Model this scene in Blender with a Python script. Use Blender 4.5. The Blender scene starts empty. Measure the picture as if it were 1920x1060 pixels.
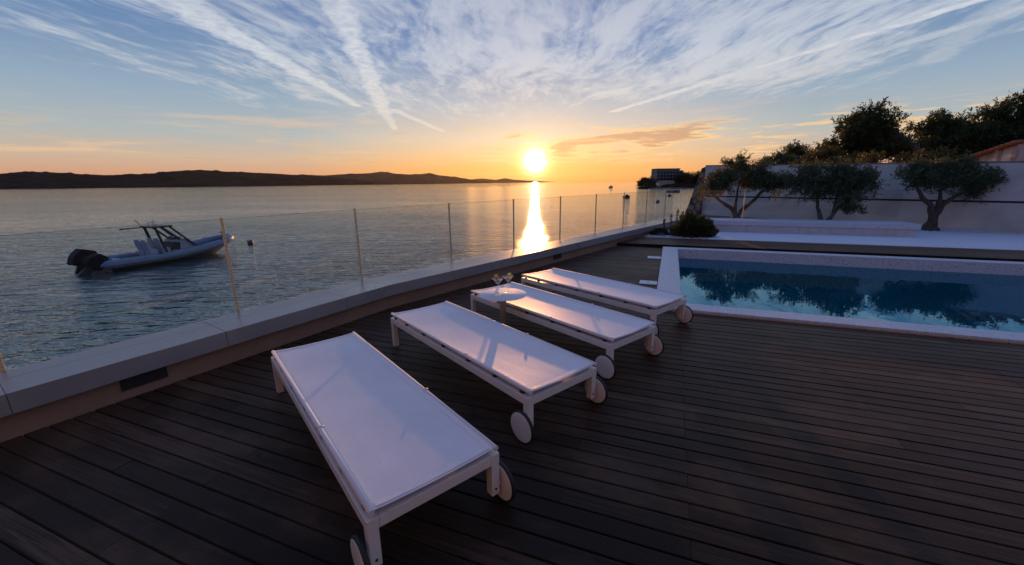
import bpy, bmesh, math, random
from mathutils import Vector, Matrix, noise as mn
R = math.radians
rnd = random.Random(7)
scn = bpy.context.scene
COL = scn.collection

# ------------------------------------------------------------------ camera
CAM = Vector((0, 0, 1.5449))
CR = Vector((0.93264, 0.36063, -0.01123))
CU = Vector((-0.07688, 0.22904, 0.97038))
CF = Vector((-0.35251, 0.90415, -0.24134))
FPX = 754.7
cd = bpy.data.cameras.new('camera'); cam = bpy.data.objects.new('camera', cd); COL.objects.link(cam)
cd.sensor_width = 36.0; cd.lens = FPX / 1920 * 36; cd.clip_start = 0.05; cd.clip_end = 60000
m = Matrix((CR, CU, -CF)).transposed().to_4x4(); m.translation = CAM
cam.matrix_world = m
scn.camera = cam

def ray(u, v):
    return CR * ((u - 960) / FPX) - CU * ((v - 530) / FPX) + CF
def far(u, v, d):          # point seen towards (u, v) at horizontal distance d
    r = ray(u, v); k = d / math.hypot(r.x, r.y)
    return CAM + r * k
SUN = Vector((-0.308, 0.950, 0.0475)).normalized()
SEA = -2.5

# ------------------------------------------------------------------ materials
class Sk:                                   # a socket with arithmetic
    def __init__(s, nt, o): s.nt = nt; s.o = o
    def _m(s, op, b=None, c=None, clamp=False):
        n = s.nt.nodes.new('ShaderNodeMath'); n.operation = op; n.use_clamp = clamp
        for i, x in enumerate((s, b, c)):
            if x is None: continue
            if isinstance(x, Sk): s.nt.links.new(x.o, n.inputs[i])
            else: n.inputs[i].default_value = x
        return Sk(s.nt, n.outputs[0])
    def __add__(s, b): return s._m('ADD', b)
    def __sub__(s, b): return s._m('SUBTRACT', b)
    def __mul__(s, b): return s._m('MULTIPLY', b)
    def __truediv__(s, b): return s._m('DIVIDE', b)
    def max(s, b): return s._m('MAXIMUM', b)
    def min(s, b): return s._m('MINIMUM', b)
    def pow(s, b): return s._m('POWER', b)
    def abs(s): return s._m('ABSOLUTE')
    def sqrt(s): return s._m('SQRT')
    def exp(s): return s._m('EXPONENT')
    def acos(s): return s._m('ARCCOSINE')
    def inv(s): return s._m('MULTIPLY_ADD', -1.0, 1.0)
    def step(s, a, b, lo=0.0, hi=1.0):      # smoothstep
        n = s.nt.nodes.new('ShaderNodeMapRange'); n.interpolation_type = 'SMOOTHSTEP'; n.clamp = True
        s.nt.links.new(s.o, n.inputs['Value'])
        n.inputs['From Min'].default_value = a; n.inputs['From Max'].default_value = b
        n.inputs['To Min'].default_value = lo; n.inputs['To Max'].default_value = hi
        return Sk(s.nt, n.outputs['Result'])

def lin(c):
    return tuple((x / 255 / 12.92 if x / 255 <= 0.04045 else ((x / 255 + 0.055) / 1.055) ** 2.4) for x in c[:3]) + (1,)

class NT:
    def __init__(s, tree): s.t = tree
    def node(s, typ, **kw):
        n = s.t.nodes.new(typ)
        for k, v in kw.items(): setattr(n, k, v)
        return n
    def set(s, n, **kw):
        for k, v in kw.items():
            i = n.inputs[k.replace('_', ' ')]
            if isinstance(v, Sk): s.t.links.new(v.o, i)
            elif hasattr(v, 'is_output'): s.t.links.new(v, i)
            else: i.default_value = v
        return n
    def sk(s, o): return Sk(s.t, o)
    def val(s, x):
        n = s.node('ShaderNodeValue'); n.outputs[0].default_value = x; return Sk(s.t, n.outputs[0])
    def noise(s, vec, scale, detail=4, rough=0.55, dist=0.0, dims='3D'):
        n = s.node('ShaderNodeTexNoise', noise_dimensions=dims)
        s.set(n, Vector=vec, Scale=scale, Detail=detail, Roughness=rough, Distortion=dist)
        return Sk(s.t, n.outputs['Fac'])
    def xyz(s, x, y, z=0.0):
        n = s.node('ShaderNodeCombineXYZ'); s.set(n, X=x, Y=y, Z=z); return n.outputs[0]
    def sep(s, v):
        n = s.node('ShaderNodeSeparateXYZ'); s.t.links.new(v, n.inputs[0])
        return [Sk(s.t, o) for o in n.outputs]
    def ramp(s, fac, stops, interp='LINEAR'):
        n = s.node('ShaderNodeValToRGB'); n.color_ramp.interpolation = interp
        e = n.color_ramp.elements
        while len(e) < len(stops): e.new(0.5)
        for k, (p, c) in enumerate(stops):
            e[k].position = p; e[k].color = c if len(c) == 4 else (*c, 1)
        s.t.links.new(fac.o, n.inputs[0]); return n.outputs[0]
    def mix(s, fac, a, b, blend='MIX'):
        n = s.node('ShaderNodeMix', data_type='RGBA', blend_type=blend)
        for sock, v in ((n.inputs[0], fac), (n.inputs[6], a), (n.inputs[7], b)):
            if isinstance(v, Sk): s.t.links.new(v.o, sock)
            elif hasattr(v, 'is_output'): s.t.links.new(v, sock)
            else: sock.default_value = v
        return n.outputs[2]
    def bump(s, h, strength=0.3, dist=0.01):
        n = s.node('ShaderNodeBump'); s.set(n, Height=h, Strength=strength, Distance=dist); return n.outputs[0]

def mat(name):
    m = bpy.data.materials.new(name); m.use_nodes = True
    nt = NT(m.node_tree); b = m.node_tree.nodes['Principled BSDF']
    return m, nt, b
def coords(nt, kind='Object'):
    return nt.node('ShaderNodeTexCoord').outputs[kind]

def simple(name, c, rough=0.5, metal=0.0, var=0.15, scale=6.0, bump=0.0, bscale=60.0, spec=0.5, kind='Object'):
    m, nt, b = mat(name)
    co = coords(nt, kind)
    f = nt.noise(co, scale, 5, 0.6)
    lo = tuple(x * (1 - var) for x in c[:3]) + (1,); hi = tuple(min(1, x * (1 + var)) for x in c[:3]) + (1,)
    col = nt.ramp(f, [(0.3, lo), (0.7, hi)])
    nt.set(b, Base_Color=col, Roughness=rough, Metallic=metal)
    b.inputs['Specular IOR Level'].default_value = spec
    r = nt.noise(co, scale * 2.3, 4)
    nt.set(b, Roughness=r.step(0.2, 0.8, max(0.02, rough - 0.08), min(1, rough + 0.1)))
    if bump:
        nt.set(b, Normal=nt.bump(nt.noise(co, bscale, 3), bump, 0.004))
    return m

M = {}
M['white_metal'] = simple('white_metal', (0.72, 0.71, 0.70), 0.38, var=0.05, scale=9, bump=0.05, bscale=300)
M['tyre'] = simple('tyre', (0.012, 0.012, 0.013), 0.6)
M['dark_fitting'] = simple('dark_fitting', (0.03, 0.03, 0.032), 0.5)
M['coping_stone'] = None
M['plaster'] = simple('plaster', (0.30, 0.20, 0.14), 0.85, var=0.14, scale=2.2, bump=0.5, bscale=140)
M['wall_paint'] = simple('wall_paint', (0.70, 0.63, 0.56), 0.85, var=0.20, scale=0.9, bump=0.35, bscale=60)
M['wall_cap'] = simple('wall_cap', (0.22, 0.21, 0.20), 0.8, var=0.2, scale=3)
M['bench_stone'] = simple('bench_stone', (0.62, 0.57, 0.53), 0.6, var=0.10, scale=5, bump=0.2, bscale=90)
M['ground'] = simple('ground', (0.05, 0.042, 0.035), 0.95, var=0.35, scale=0.8)
M['earth'] = simple('earth', (0.09, 0.075, 0.055), 0.95, var=0.35, scale=0.3)
M['terrazzo'] = simple('terrazzo', (0.74, 0.74, 0.78), 0.55, var=0.08, scale=30, bump=0.15, bscale=120)
M['pebble'] = simple('pebble', (0.62, 0.61, 0.62), 0.6, var=0.25, scale=14)
M['post_metal'] = simple('post_metal', (0.80, 0.62, 0.36), 0.30, metal=0.55, var=0.08, scale=20)
M['brick_tile'] = simple('brick_tile', (0.34, 0.09, 0.05), 0.75, var=0.35, scale=6)
M['old_plaster'] = None
M['bark'] = simple('bark', (0.085, 0.06, 0.045), 0.9, var=0.45, scale=14, bump=0.9, bscale=40)
M['hull_grey'] = simple('hull_grey', (0.20, 0.21, 0.23), 0.4, var=0.08)
M['tube_blue'] = simple('tube_blue', (0.19, 0.23, 0.30), 0.45, var=0.06, scale=2)
M['boat_white'] = simple('boat_white', (0.42, 0.43, 0.46), 0.4, var=0.05)
M['boat_dark'] = simple('boat_dark', (0.025, 0.025, 0.03), 0.45)
M['cowling'] = simple('cowling', (0.010, 0.010, 0.012), 0.7, spec=0.2)
M['boat_red'] = simple('boat_red', (0.30, 0.12, 0.08), 0.5)
M['boat_cream'] = simple('boat_cream', (0.55, 0.42, 0.33), 0.5)
M['buoy'] = simple('buoy', (0.14, 0.035, 0.02), 0.55)
M['concrete'] = simple('concrete', (0.20, 0.17, 0.15), 0.85, var=0.2, scale=0.15)
M['window_dark'] = simple('window_dark', (0.02, 0.022, 0.028), 0.12)
M['lemon'] = simple('lemon', (0.85, 0.55, 0.10), 0.4, var=0.1, scale=90)
M['table_white'] = simple('table_white', (0.76, 0.80, 0.83), 0.70, var=0.04, spec=0.15)
M['lid_white'] = simple('lid_white', (0.70, 0.70, 0.70), 0.5, var=0.1, scale=12)
M['added_house_wall'] = simple('added_house_wall', (0.40, 0.37, 0.34), 0.9, var=0.06)

def leaf_mat(name, a, b_, trans=0.25):
    m, nt, b = mat(name)
    at = nt.node('ShaderNodeAttribute', attribute_name='tint')
    f = Sk(nt.t, at.outputs['Fac'])
    col = nt.ramp(f, [(0.0, a), (0.6, tuple((x + y) / 2 for x, y in zip(a, b_))), (1.0, b_)])
    nt.set(b, Base_Color=col, Roughness=0.5)
    b.inputs['Specular IOR Level'].default_value = 0.3
    tr = nt.node('ShaderNodeBsdfTranslucent'); nt.set(tr, Color=nt.mix(0.5, col, (0.22, 0.19, 0.04, 1)))
    mx = nt.node('ShaderNodeMixShader'); mx.inputs[0].default_value = trans
    nt.t.links.new(b.outputs[0], mx.inputs[1]); nt.t.links.new(tr.outputs[0], mx.inputs[2])
    nt.t.links.new(mx.outputs[0], nt.t.nodes['Material Output'].inputs[0])
    return m
M['olive_leaf'] = leaf_mat('olive_leaf', (0.028, 0.050, 0.026), (0.14, 0.185, 0.10), 0.35)
M['pine_leaf'] = leaf_mat('pine_leaf', (0.018, 0.032, 0.013), (0.095, 0.115, 0.040), 0.35)
M['bush_leaf'] = leaf_mat('bush_leaf', (0.022, 0.034, 0.014), (0.135, 0.145, 0.060), 0.3)
M['shrub_leaf'] = leaf_mat('shrub_leaf', (0.05, 0.045, 0.012), (0.16, 0.11, 0.03), 0.35)
M['grey_leaf'] = leaf_mat('grey_leaf', (0.04, 0.038, 0.03), (0.10, 0.095, 0.075), 0.2)
M['coast_leaf'] = leaf_mat('coast_leaf', (0.012, 0.014, 0.008), (0.045, 0.04, 0.02), 0.15)

def stone_mat():                            # parapet coping: pale honed slabs
    m, nt, b = mat('coping_stone'); co = coords(nt)
    f = nt.noise(co, 1.1, 5, 0.6); g = nt.noise(co, 55, 3, 0.6)
    col = nt.mix(f.step(0.3, 0.7), (0.26, 0.255, 0.255, 1), (0.32, 0.315, 0.31, 1))
    col = nt.mix(g.step(0.35, 0.65, 0.0, 0.25), col, (0.22, 0.215, 0.21, 1))
    nt.set(b, Base_Color=col, Roughness=f.step(0.3, 0.7, 0.26, 0.40), Normal=nt.bump(g, 0.12, 0.002))
    return m
M['coping_stone'] = stone_mat()

def old_plaster():
    m, nt, b = mat('old_plaster'); co = coords(nt)
    mp = nt.node('ShaderNodeMapping'); mp.inputs['Scale'].default_value = (1.5, 1.5, 0.35); nt.t.links.new(co, mp.inputs[0])
    f = nt.noise(mp.outputs[0], 1.6, 6, 0.65); g = nt.noise(co, 5, 5)
    col = nt.mix(f.step(0.45, 0.62), (0.52, 0.46, 0.43, 1), (0.22, 0.19, 0.17, 1))
    col = nt.mix(g.step(0.4, 0.75, 0, 0.4), col, (0.36, 0.30, 0.27, 1))
    nt.set(b, Base_Color=col, Roughness=0.9); return m
M['old_plaster'] = old_plaster()

def wood_mat():
    m, nt, b = mat('deck_wood'); co = coords(nt)
    at = nt.node('ShaderNodeAttribute', attribute_name='tint'); t = Sk(nt.t, at.outputs['Fac'])
    x, y, z = nt.sep(co)
    v = nt.xyz(x * 0.9 + t * 37.0, y * 26.0, t * 11.0)
    grain = nt.noise(v, 2.2, 6, 0.62, 0.4)
    big = nt.noise(co, 0.55, 4, 0.6)
    wear = nt.noise(nt.xyz(x * 1.3, y * 2.2, 3.0), 1.1, 5, 0.6)
    c1 = nt.ramp(t, [(0.0, (0.007, 0.0046, 0.003)), (0.45, (0.019, 0.0122, 0.0078)), (0.8, (0.038, 0.0240, 0.0152)), (1.0, (0.072, 0.045, 0.028))])
    col = nt.mix(grain.step(0.38, 0.62, 0.0, 0.85), c1, (0.008, 0.006, 0.004, 1))
    col = nt.mix(wear.step(0.48, 0.70, 0.0, 0.55), col, (0.092, 0.057, 0.036, 1))
    rib = (y * (2 * math.pi / 0.012))._m('SINE')
    nt.set(b, Base_Color=col, Roughness=(grain * 0.25 + big * 0.35 + 0.22).min(0.8))
    b.inputs['Specular IOR Level'].default_value = 0.13
    b.inputs['Sheen Weight'].default_value = 0.19; b.inputs['Sheen Roughness'].default_value = 0.45; b.inputs['Sheen Tint'].default_value = (0.75, 0.52, 0.38, 1)   # weathered fibres
    h = grain * 0.8 + rib * 0.10 + nt.noise(v, 9.0, 3) * 0.3
    nt.set(b, Normal=nt.bump(h, 0.35, 0.004))
    return m
M['deck_wood'] = wood_mat()
M['screw'] = simple('screw', (0.01, 0.01, 0.01), 0.5, metal=0.6)

def fabric_mat():
    m, nt, b = mat('mesh_fabric'); co = coords(nt)
    x, y, z = nt.sep(co)
    wv = ((x * 1400.0)._m('SINE') * (y * 1400.0)._m('SINE'))
    f = nt.noise(co, 3.0, 5, 0.6); g = nt.noise(co, 160.0, 2)
    cr = nt.noise(nt.xyz(x * 2.2, y * 7.0, 1.0), 1.0, 3, 0.5, 0.6)
    col = nt.mix(f.step(0.3, 0.7), (0.70, 0.70, 0.75, 1), (0.78, 0.78, 0.82, 1))
    col = nt.mix(g.step(0.3, 0.7, 0.0, 0.25), col, (0.56, 0.56, 0.61, 1))
    nt.set(b, Base_Color=col, Roughness=0.52, Normal=nt.bump(g * 0.12 + wv * 0.03 + cr * 0.9, 0.5, 0.0035))
    b.inputs['Specular IOR Level'].default_value = 0.45
    b.inputs['Sheen Weight'].default_value = 0.25; b.inputs['Sheen Roughness'].default_value = 0.4
    return m
M['mesh_fabric'] = fabric_mat()
M['hem_fabric'] = simple('hem_fabric', (0.74, 0.73, 0.74), 0.5, var=0.05, scale=30, bump=0.2, bscale=400)

def glass_mat(name, tint, f0=1.45, extra=0.0, rough=0.0):
    m, nt, b = mat(name); t = nt.t; t.nodes.remove(b)
    tr = nt.node('ShaderNodeBsdfTransparent'); tr.inputs[0].default_value = (*tint, 1)
    gl = nt.node('ShaderNodeBsdfGlossy'); gl.inputs['Roughness'].default_value = rough
    lw = nt.node('ShaderNodeLayerWeight'); lw.inputs[0].default_value = 0.5     # Schlick, the same from both sides of a thin pane
    r0 = ((f0 - 1) / (f0 + 1)) ** 2
    fr = Sk(t, lw.outputs['Facing']).pow(5.0) * (1 - r0) + r0
    mx = nt.node('ShaderNodeMixShader')
    t.links.new((fr * (1 - extra) + extra).o, mx.inputs[0])
    t.links.new(tr.outputs[0], mx.inputs[1]); t.links.new(gl.outputs[0], mx.inputs[2])
    t.links.new(mx.outputs[0], t.nodes['Material Output'].inputs[0])
    return m
M['pane_glass'] = glass_mat('pane_glass', (0.955, 0.975, 0.965))
M['glass_edge'] = simple('glass_edge', (0.16, 0.24, 0.21), 0.25, var=0.05)
M['cup_glass'] = glass_mat('cup_glass', (0.93, 0.94, 0.95), 1.5, 0.06, 0.03)
M['drink_green'] = glass_mat('drink_green', (0.55, 0.68, 0.60), 1.35, 0.04)
M['drink_yellow'] = glass_mat('drink_yellow', (0.85, 0.70, 0.30), 1.35, 0.04)

def sea_mat():
    m, nt, b = mat('sea_water'); co = coords(nt)
    x, y, z = nt.sep(co)
    # crests run roughly across the view: stretch along the camera's right-hand direction
    u = x * 0.933 + y * 0.361; w = y * 0.933 - x * 0.361
    wob = nt.noise(nt.xyz(u * 0.10, w * 0.10), 1.0, 3) * 2.2
    h1 = nt.noise(nt.xyz(u * 0.30 + wob * 0.3, w * 0.95 + wob), 1.0, 3, 0.5)
    h2 = nt.noise(nt.xyz(u * 1.1, w * 2.9 + wob), 1.0, 4, 0.55, 0.3)
    h3 = nt.noise(nt.xyz(u * 4.2, w * 7.5), 1.0, 3, 0.5)
    h4 = nt.noise(nt.xyz(u * 0.75 + wob * 0.4, w * 1.55 + wob * 1.3), 1.0, 3, 0.5, 0.4)
    patch = nt.noise(nt.xyz(u * 0.012, w * 0.035), 1.0, 4, 0.6).step(0.3, 0.7, 0.6, 1.15)
    calm = ((x * x + y * y).sqrt() * (1 / 45.0) + 1.0)          # the water lies calmer away from the walls that throw waves back
    h = (h1 * 0.34 + h4 * 0.62 + h2 * 0.38 + h3 * 0.045) * patch / calm.pow(2.1).min(8.0)
    nt.set(b, Base_Color=(0.012, 0.058, 0.062, 1), Roughness=0.03, Normal=nt.bump(h, 1.0, 0.85))
    b.inputs['IOR'].default_value = 2.3
    return m
M['sea_water'] = sea_mat()

def pool_water():
    m, nt, b = mat('pool_water'); t = nt.t; t.nodes.remove(b); co = coords(nt)
    bp = nt.bump(nt.noise(co, 1.6, 3, 0.5), 0.10, 0.02)
    tr = nt.node('ShaderNodeBsdfTransparent'); tr.inputs[0].default_value = (0.93, 1.0, 1.0, 1)
    gl = nt.node('ShaderNodeBsdfGlossy'); gl.inputs['Roughness'].default_value = 0.01
    fr = nt.node('ShaderNodeFresnel'); gl.inputs[0].default_value = (0.40, 0.78, 1.0, 1)
    fr.inputs[0].default_value = 1.9
    for n in (gl, fr): t.links.new(bp, n.inputs['Normal'])
    mx = nt.node('ShaderNodeMixShader')
    t.links.new(fr.outputs[0], mx.inputs[0]); t.links.new(tr.outputs[0], mx.inputs[1]); t.links.new(gl.outputs[0], mx.inputs[2])
    t.links.new(mx.outputs[0], t.nodes['Material Output'].inputs[0])
    return m
M['pool_water'] = pool_water()

def mosaic_mat(name, c, grout, sx, var=0.12, rough=0.4):
    m, nt, b = mat(name); co = coords(nt)
    v = nt.node('ShaderNodeTexVoronoi', feature='F1', distance='CHEBYCHEV'); v.inputs['Scale'].default_value = sx
    v.inputs['Randomness'].default_value = 0.0; t = nt.t; t.links.new(co, v.inputs['Vector'])
    cell = nt.node('ShaderNodeTexWhiteNoise'); t.links.new(v.outputs['Position'], cell.inputs['Vector'])
    rv = Sk(t, cell.outputs['Value'])
    lo = tuple(k * (1 - var) for k in c) + (1,); hi = tuple(min(1, k * (1 + var)) for k in c) + (1,)
    col = nt.mix(rv, lo, hi)
    d = Sk(t, v.outputs['Distance'])
    col = nt.mix(d.step(0.42, 0.47), col, (*grout, 1))
    nt.set(b, Base_Color=col, Roughness=rough); return m
M['coping_mosaic'] = mosaic_mat('coping_mosaic', (0.62, 0.62, 0.66), (0.42, 0.42, 0.45), 34.0, 0.10, 0.45)
M['pool_liner'] = mosaic_mat('pool_liner', (0.006, 0.72, 0.80), (0.02, 0.68, 0.76), 22.0, 0.15, 0.5)

def speckle_mat():
    m, nt, b = mat('pool_wall_terrazzo'); co = coords(nt)
    g = nt.noise(co, 38.0, 2, 0.5)
    col = nt.mix(g.step(0.60, 0.66), (0.66, 0.66, 0.68, 1), (0.16, 0.16, 0.17, 1))
    nt.set(b, Base_Color=col, Roughness=0.6); return m
M['pool_wall_terrazzo'] = speckle_mat()

def hill_mat():
    m, nt, b = mat('hill_scrub'); co = coords(nt)
    f = nt.noise(co, 0.012, 8, 0.7); g = nt.noise(co, 0.0022, 4)
    col = nt.mix(f.step(0.35, 0.65), (0.008, 0.010, 0.008, 1), (0.030, 0.028, 0.020, 1))
    col = nt.mix(g.step(0.5, 0.7, 0, 0.5), col, (0.045, 0.038, 0.029, 1))
    nt.set(b, Base_Color=col, Roughness=1.0); b.inputs['Specular IOR Level'].default_value = 0.0
    return m
M['hill_scrub'] = hill_mat()

def stone_wall_mat():
    m, nt, b = mat('rough_stone'); co = coords(nt)
    v = nt.node('ShaderNodeTexVoronoi', feature='F1'); v.inputs['Scale'].default_value = 4.5; nt.t.links.new(co, v.inputs['Vector'])
    d = Sk(nt.t, v.outputs['Distance'])
    col = nt.mix(d.step(0.35, 0.65), (0.34, 0.22, 0.15, 1), (0.10, 0.06, 0.045, 1))
    nt.set(b, Base_Color=col, Roughness=0.9, Normal=nt.bump(d, 0.8, 0.05)); return m
M['rough_stone'] = stone_wall_mat()

# ------------------------------------------------------------------ mesh helpers
class MB:
    def __init__(s):
        s.bm = bmesh.new(); s.tint = s.bm.faces.layers.float.new('tint')
    def face(s, pts, mi=0, tint=0.5, smooth=False):
        f = s.bm.faces.new([s.bm.verts.new(p) for p in pts]); f.material_index = mi; f[s.tint] = tint; f.smooth = smooth
        return f
    def box(s, lo, hi, rot=None, off=(0, 0, 0), mi=0, tint=0.5, bev=0.0):
        lo = Vector(lo); hi = Vector(hi)
        b2 = bmesh.new(); bmesh.ops.create_cube(b2, size=1.0)
        for v in b2.verts:
            v.co = Vector((lo[i] + (v.co[i] + 0.5) * (hi[i] - lo[i]) for i in range(3)))
        if bev: bmesh.ops.bevel(b2, geom=list(b2.edges), offset=bev, segments=2, affect='EDGES', profile=0.7)
        s._add(b2, rot, off, mi, tint, smooth=False)
        return s
    def _add(s, b2, rot, off, mi, tint, smooth):
        off = Vector(off); vm = {}
        for v in b2.verts:
            c = v.co.copy()
            if rot is not None: c = rot @ c
            vm[v] = s.bm.verts.new(c + off)
        for f in b2.faces:
            try: nf = s.bm.faces.new([vm[v] for v in f.verts])
            except ValueError: continue
            nf.material_index = mi; nf[s.tint] = tint; nf.smooth = smooth
        b2.free()
    def prism(s, poly, z0, z1, mi=0, tint=0.5, bev=0.0):   # poly in xy, counter-clockwise
        b2 = bmesh.new()
        lo = [b2.verts.new((x, y, z0)) for x, y in poly]; hi = [b2.verts.new((x, y, z1)) for x, y in poly]
        b2.faces.new(lo[::-1]); b2.faces.new(hi)
        n = len(poly)
        for i in range(n): b2.faces.new((lo[i], lo[(i + 1) % n], hi[(i + 1) % n], hi[i]))
        if bev: bmesh.ops.bevel(b2, geom=list(b2.edges), offset=bev, segments=2, affect='EDGES')
        s._add(b2, None, (0, 0, 0), mi, tint, False); return s
    def tube(s, path, rad, n=8, mi=0, tint=0.5, cap=True, squash=1.0):
        path = [Vector(p) for p in path]
        if not isinstance(rad, (list, tuple)): rad = [rad] * len(path)
        rings = []; prev = None
        for i, p in enumerate(path):
            d = (path[min(i + 1, len(path) - 1)] - path[max(i - 1, 0)])
            if d.length < 1e-9: d = Vector((0, 0, 1))
            d.normalize()
            a = prev if prev is not None else (Vector((0, 0, 1)) if abs(d.z) < 0.9 else Vector((1, 0, 0)))
            x = (a - d * a.dot(d)).normalized(); prev = x; y = d.cross(x)
            rings.append([s.bm.verts.new(p + (x * math.cos(t) * squash + y * math.sin(t)) * rad[i]) for t in [2 * math.pi * k / n for k in range(n)]])
        for a, b in zip(rings, rings[1:]):
            for k in range(n):
                f = s.bm.faces.new((a[k], a[(k + 1) % n], b[(k + 1) % n], b[k])); f.smooth = True; f.material_index = mi; f[s.tint] = tint
        if cap:
            for r in (rings[0][::-1], rings[-1]):
                f = s.bm.faces.new(r); f.material_index = mi; f[s.tint] = tint
        return s
    def bar(s, a, b, w, h=None, up=(0, 0, 1), mi=0, bev=0.0):
        a = Vector(a); b = Vector(b); d = b - a; L = d.length; d.normalize(); h = h or w
        u = Vector(up); x = u.cross(d)
        if x.length < 1e-4: x = Vector((1, 0, 0)).cross(d)
        x.normalize(); z = d.cross(x)
        rot = Matrix((x, d, z)).transposed()
        return s.box((-w / 2, 0, -h / 2), (w / 2, L, h / 2), rot, a, mi, bev=bev)
    def lathe(s, prof, n=32, off=(0, 0, 0), mi=0, rot=None, smooth=True, tint=0.5):
        b2 = bmesh.new(); rings = []
        for r, z in prof:
            if r < 1e-6: rings.append([b2.verts.new((0, 0, z))])
            else: rings.append([b2.verts.new((r * math.cos(2 * math.pi * k / n), r * math.sin(2 * math.pi * k / n), z)) for k in range(n)])
        for a, b in zip(rings, rings[1:]):
            for k in range(n):
                k2 = (k + 1) % n
                if len(a) == 1 and len(b) == 1: continue
                if len(a) == 1: b2.faces.new((a[0], b[k2], b[k]))
                elif len(b) == 1: b2.faces.new((a[k], a[k2], b[0]))
                else: b2.faces.new((a[k], a[k2], b[k2], b[k]))
        s._add(b2, rot, off, mi, tint, smooth); return s
    def grid(s, f, nu, nv, mi=0, smooth=True, tint=0.5):
        vs = [[s.bm.verts.new(f(i / nu, j / nv)) for j in range(nv + 1)] for i in range(nu + 1)]
        for i in range(nu):
            for j in range(nv):
                q = s.bm.faces.new((vs[i][j], vs[i + 1][j], vs[i + 1][j + 1], vs[i][j + 1])); q.smooth = smooth; q.material_index = mi; q[s.tint] = tint
        return s
    def build(s, name, mats, parent=None, loc=(0, 0, 0), fix=True):
        if fix: bmesh.ops.recalc_face_normals(s.bm, faces=list(s.bm.faces))
        me = bpy.data.meshes.new(name); s.bm.to_mesh(me); s.bm.free()
        for mm in (mats if isinstance(mats, (list, tuple)) else [mats]): me.materials.append(mm)
        o = bpy.data.objects.new(name, me); COL.objects.link(o); o.location = loc
        if parent is not None: o.parent = parent
        return o

def tag(o, label=None, cat=None, group=None, kind=None):
    if label: o['label'] = label
    if cat: o['category'] = cat
    if group: o['group'] = group
    if kind: o['kind'] = kind
    return o
def thing(name, label, cat, loc=(0, 0, 0), rz=0.0, group=None):
    o = bpy.data.objects.new(name, None); COL.objects.link(o); o.location = loc; o.rotation_euler = (0, 0, rz)
    o.empty_display_size = 0.1
    return tag(o, label, cat, group)
def copy_tree(o, parent=None):
    c = o.copy(); COL.objects.link(c); c.parent = parent
    for ch in list(o.children): copy_tree(ch, c)
    return c

# ------------------------------------------------------------------ layout of the terrace (x along the boards, y away)
CX, CY = -3.19, 3.97                # bend of the parapet, front top edge of the coping
NEAR, FARS = 0.173, 0.342
def front(t): return CX + (t - CY) * (NEAR if t < CY else FARS)
PW = 0.51
def off_line(p, d, w):              # point p moved w to the left of direction d
    return (p[0] - d[1] * w, p[1] + d[0] * w)
dn = Vector((NEAR, 1)).normalized(); df = Vector((FARS, 1)).normalized()
T0, T1 = -3.0, 14.55
PN = (front(T0), T0); PC = (CX, CY); PF = (front(T1), T1)
def strip(wi, wo):                  # corner points of the parapet strip between offsets wi (inner) and wo (outer)
    def line(w):
        a = off_line(PN, dn, w); b0 = off_line(PC, dn, w); b1 = off_line(PC, df, w); c = off_line(PF, df, w)
        # mitre
        mid = (dn + df).normalized(); k = w / (mid.dot(dn))
        b = off_line(PC, mid, k)
        return a, b, c
    return line(wi), line(wo)

# ------------------------------------------------------------------ setting: sea, slab, pool, deck
sea = MB()
sea.face([(-16000, -3000, SEA), (16000, -3000, SEA), (16000, 16000, SEA), (-16000, 16000, SEA)])
tag(sea.build('sea', M['sea_water']), kind='structure')

(i0, i1, i2), (o0, o1, o2) = strip(0.10, PW - 0.02)
PX0, PX1, PY0, PY1 = -0.09, 8.2, 5.05, 10.03       # outside of the pool coping
g = MB()
zt, zb = -0.06, SEA - 1.0
g.prism([(o0[0], T0), (16, T0), (16, PY0 + 0.12), (front(PY0) - 0.3, PY0 + 0.12), o1], zb, zt)
g.prism([(front(PY0 + 0.12) - 0.3, PY0 + 0.12), (PX0 + 0.12, PY0 + 0.12), (PX0 + 0.12, PY1 - 0.1), (front(PY1 - 0.1) - 0.35, PY1 - 0.1)], zb, zt)
g.prism([(PX1 - 0.1, PY0 + 0.12), (16, PY0 + 0.12), (16, PY1 - 0.1), (PX1 - 0.1, PY1 - 0.1)], zb, zt)
g.prism([(front(PY1) - 0.35, PY1 - 0.1), (16, PY1 - 0.1), (16, 20.5), (1.2, 20.2), (0.3, 15.2), o2], zb, zt)
g.box((PX0, PY0, zb), (PX1, PY1, -1.6))
tag(g.build('terrace_slab', M['ground']), kind='structure')

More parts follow.
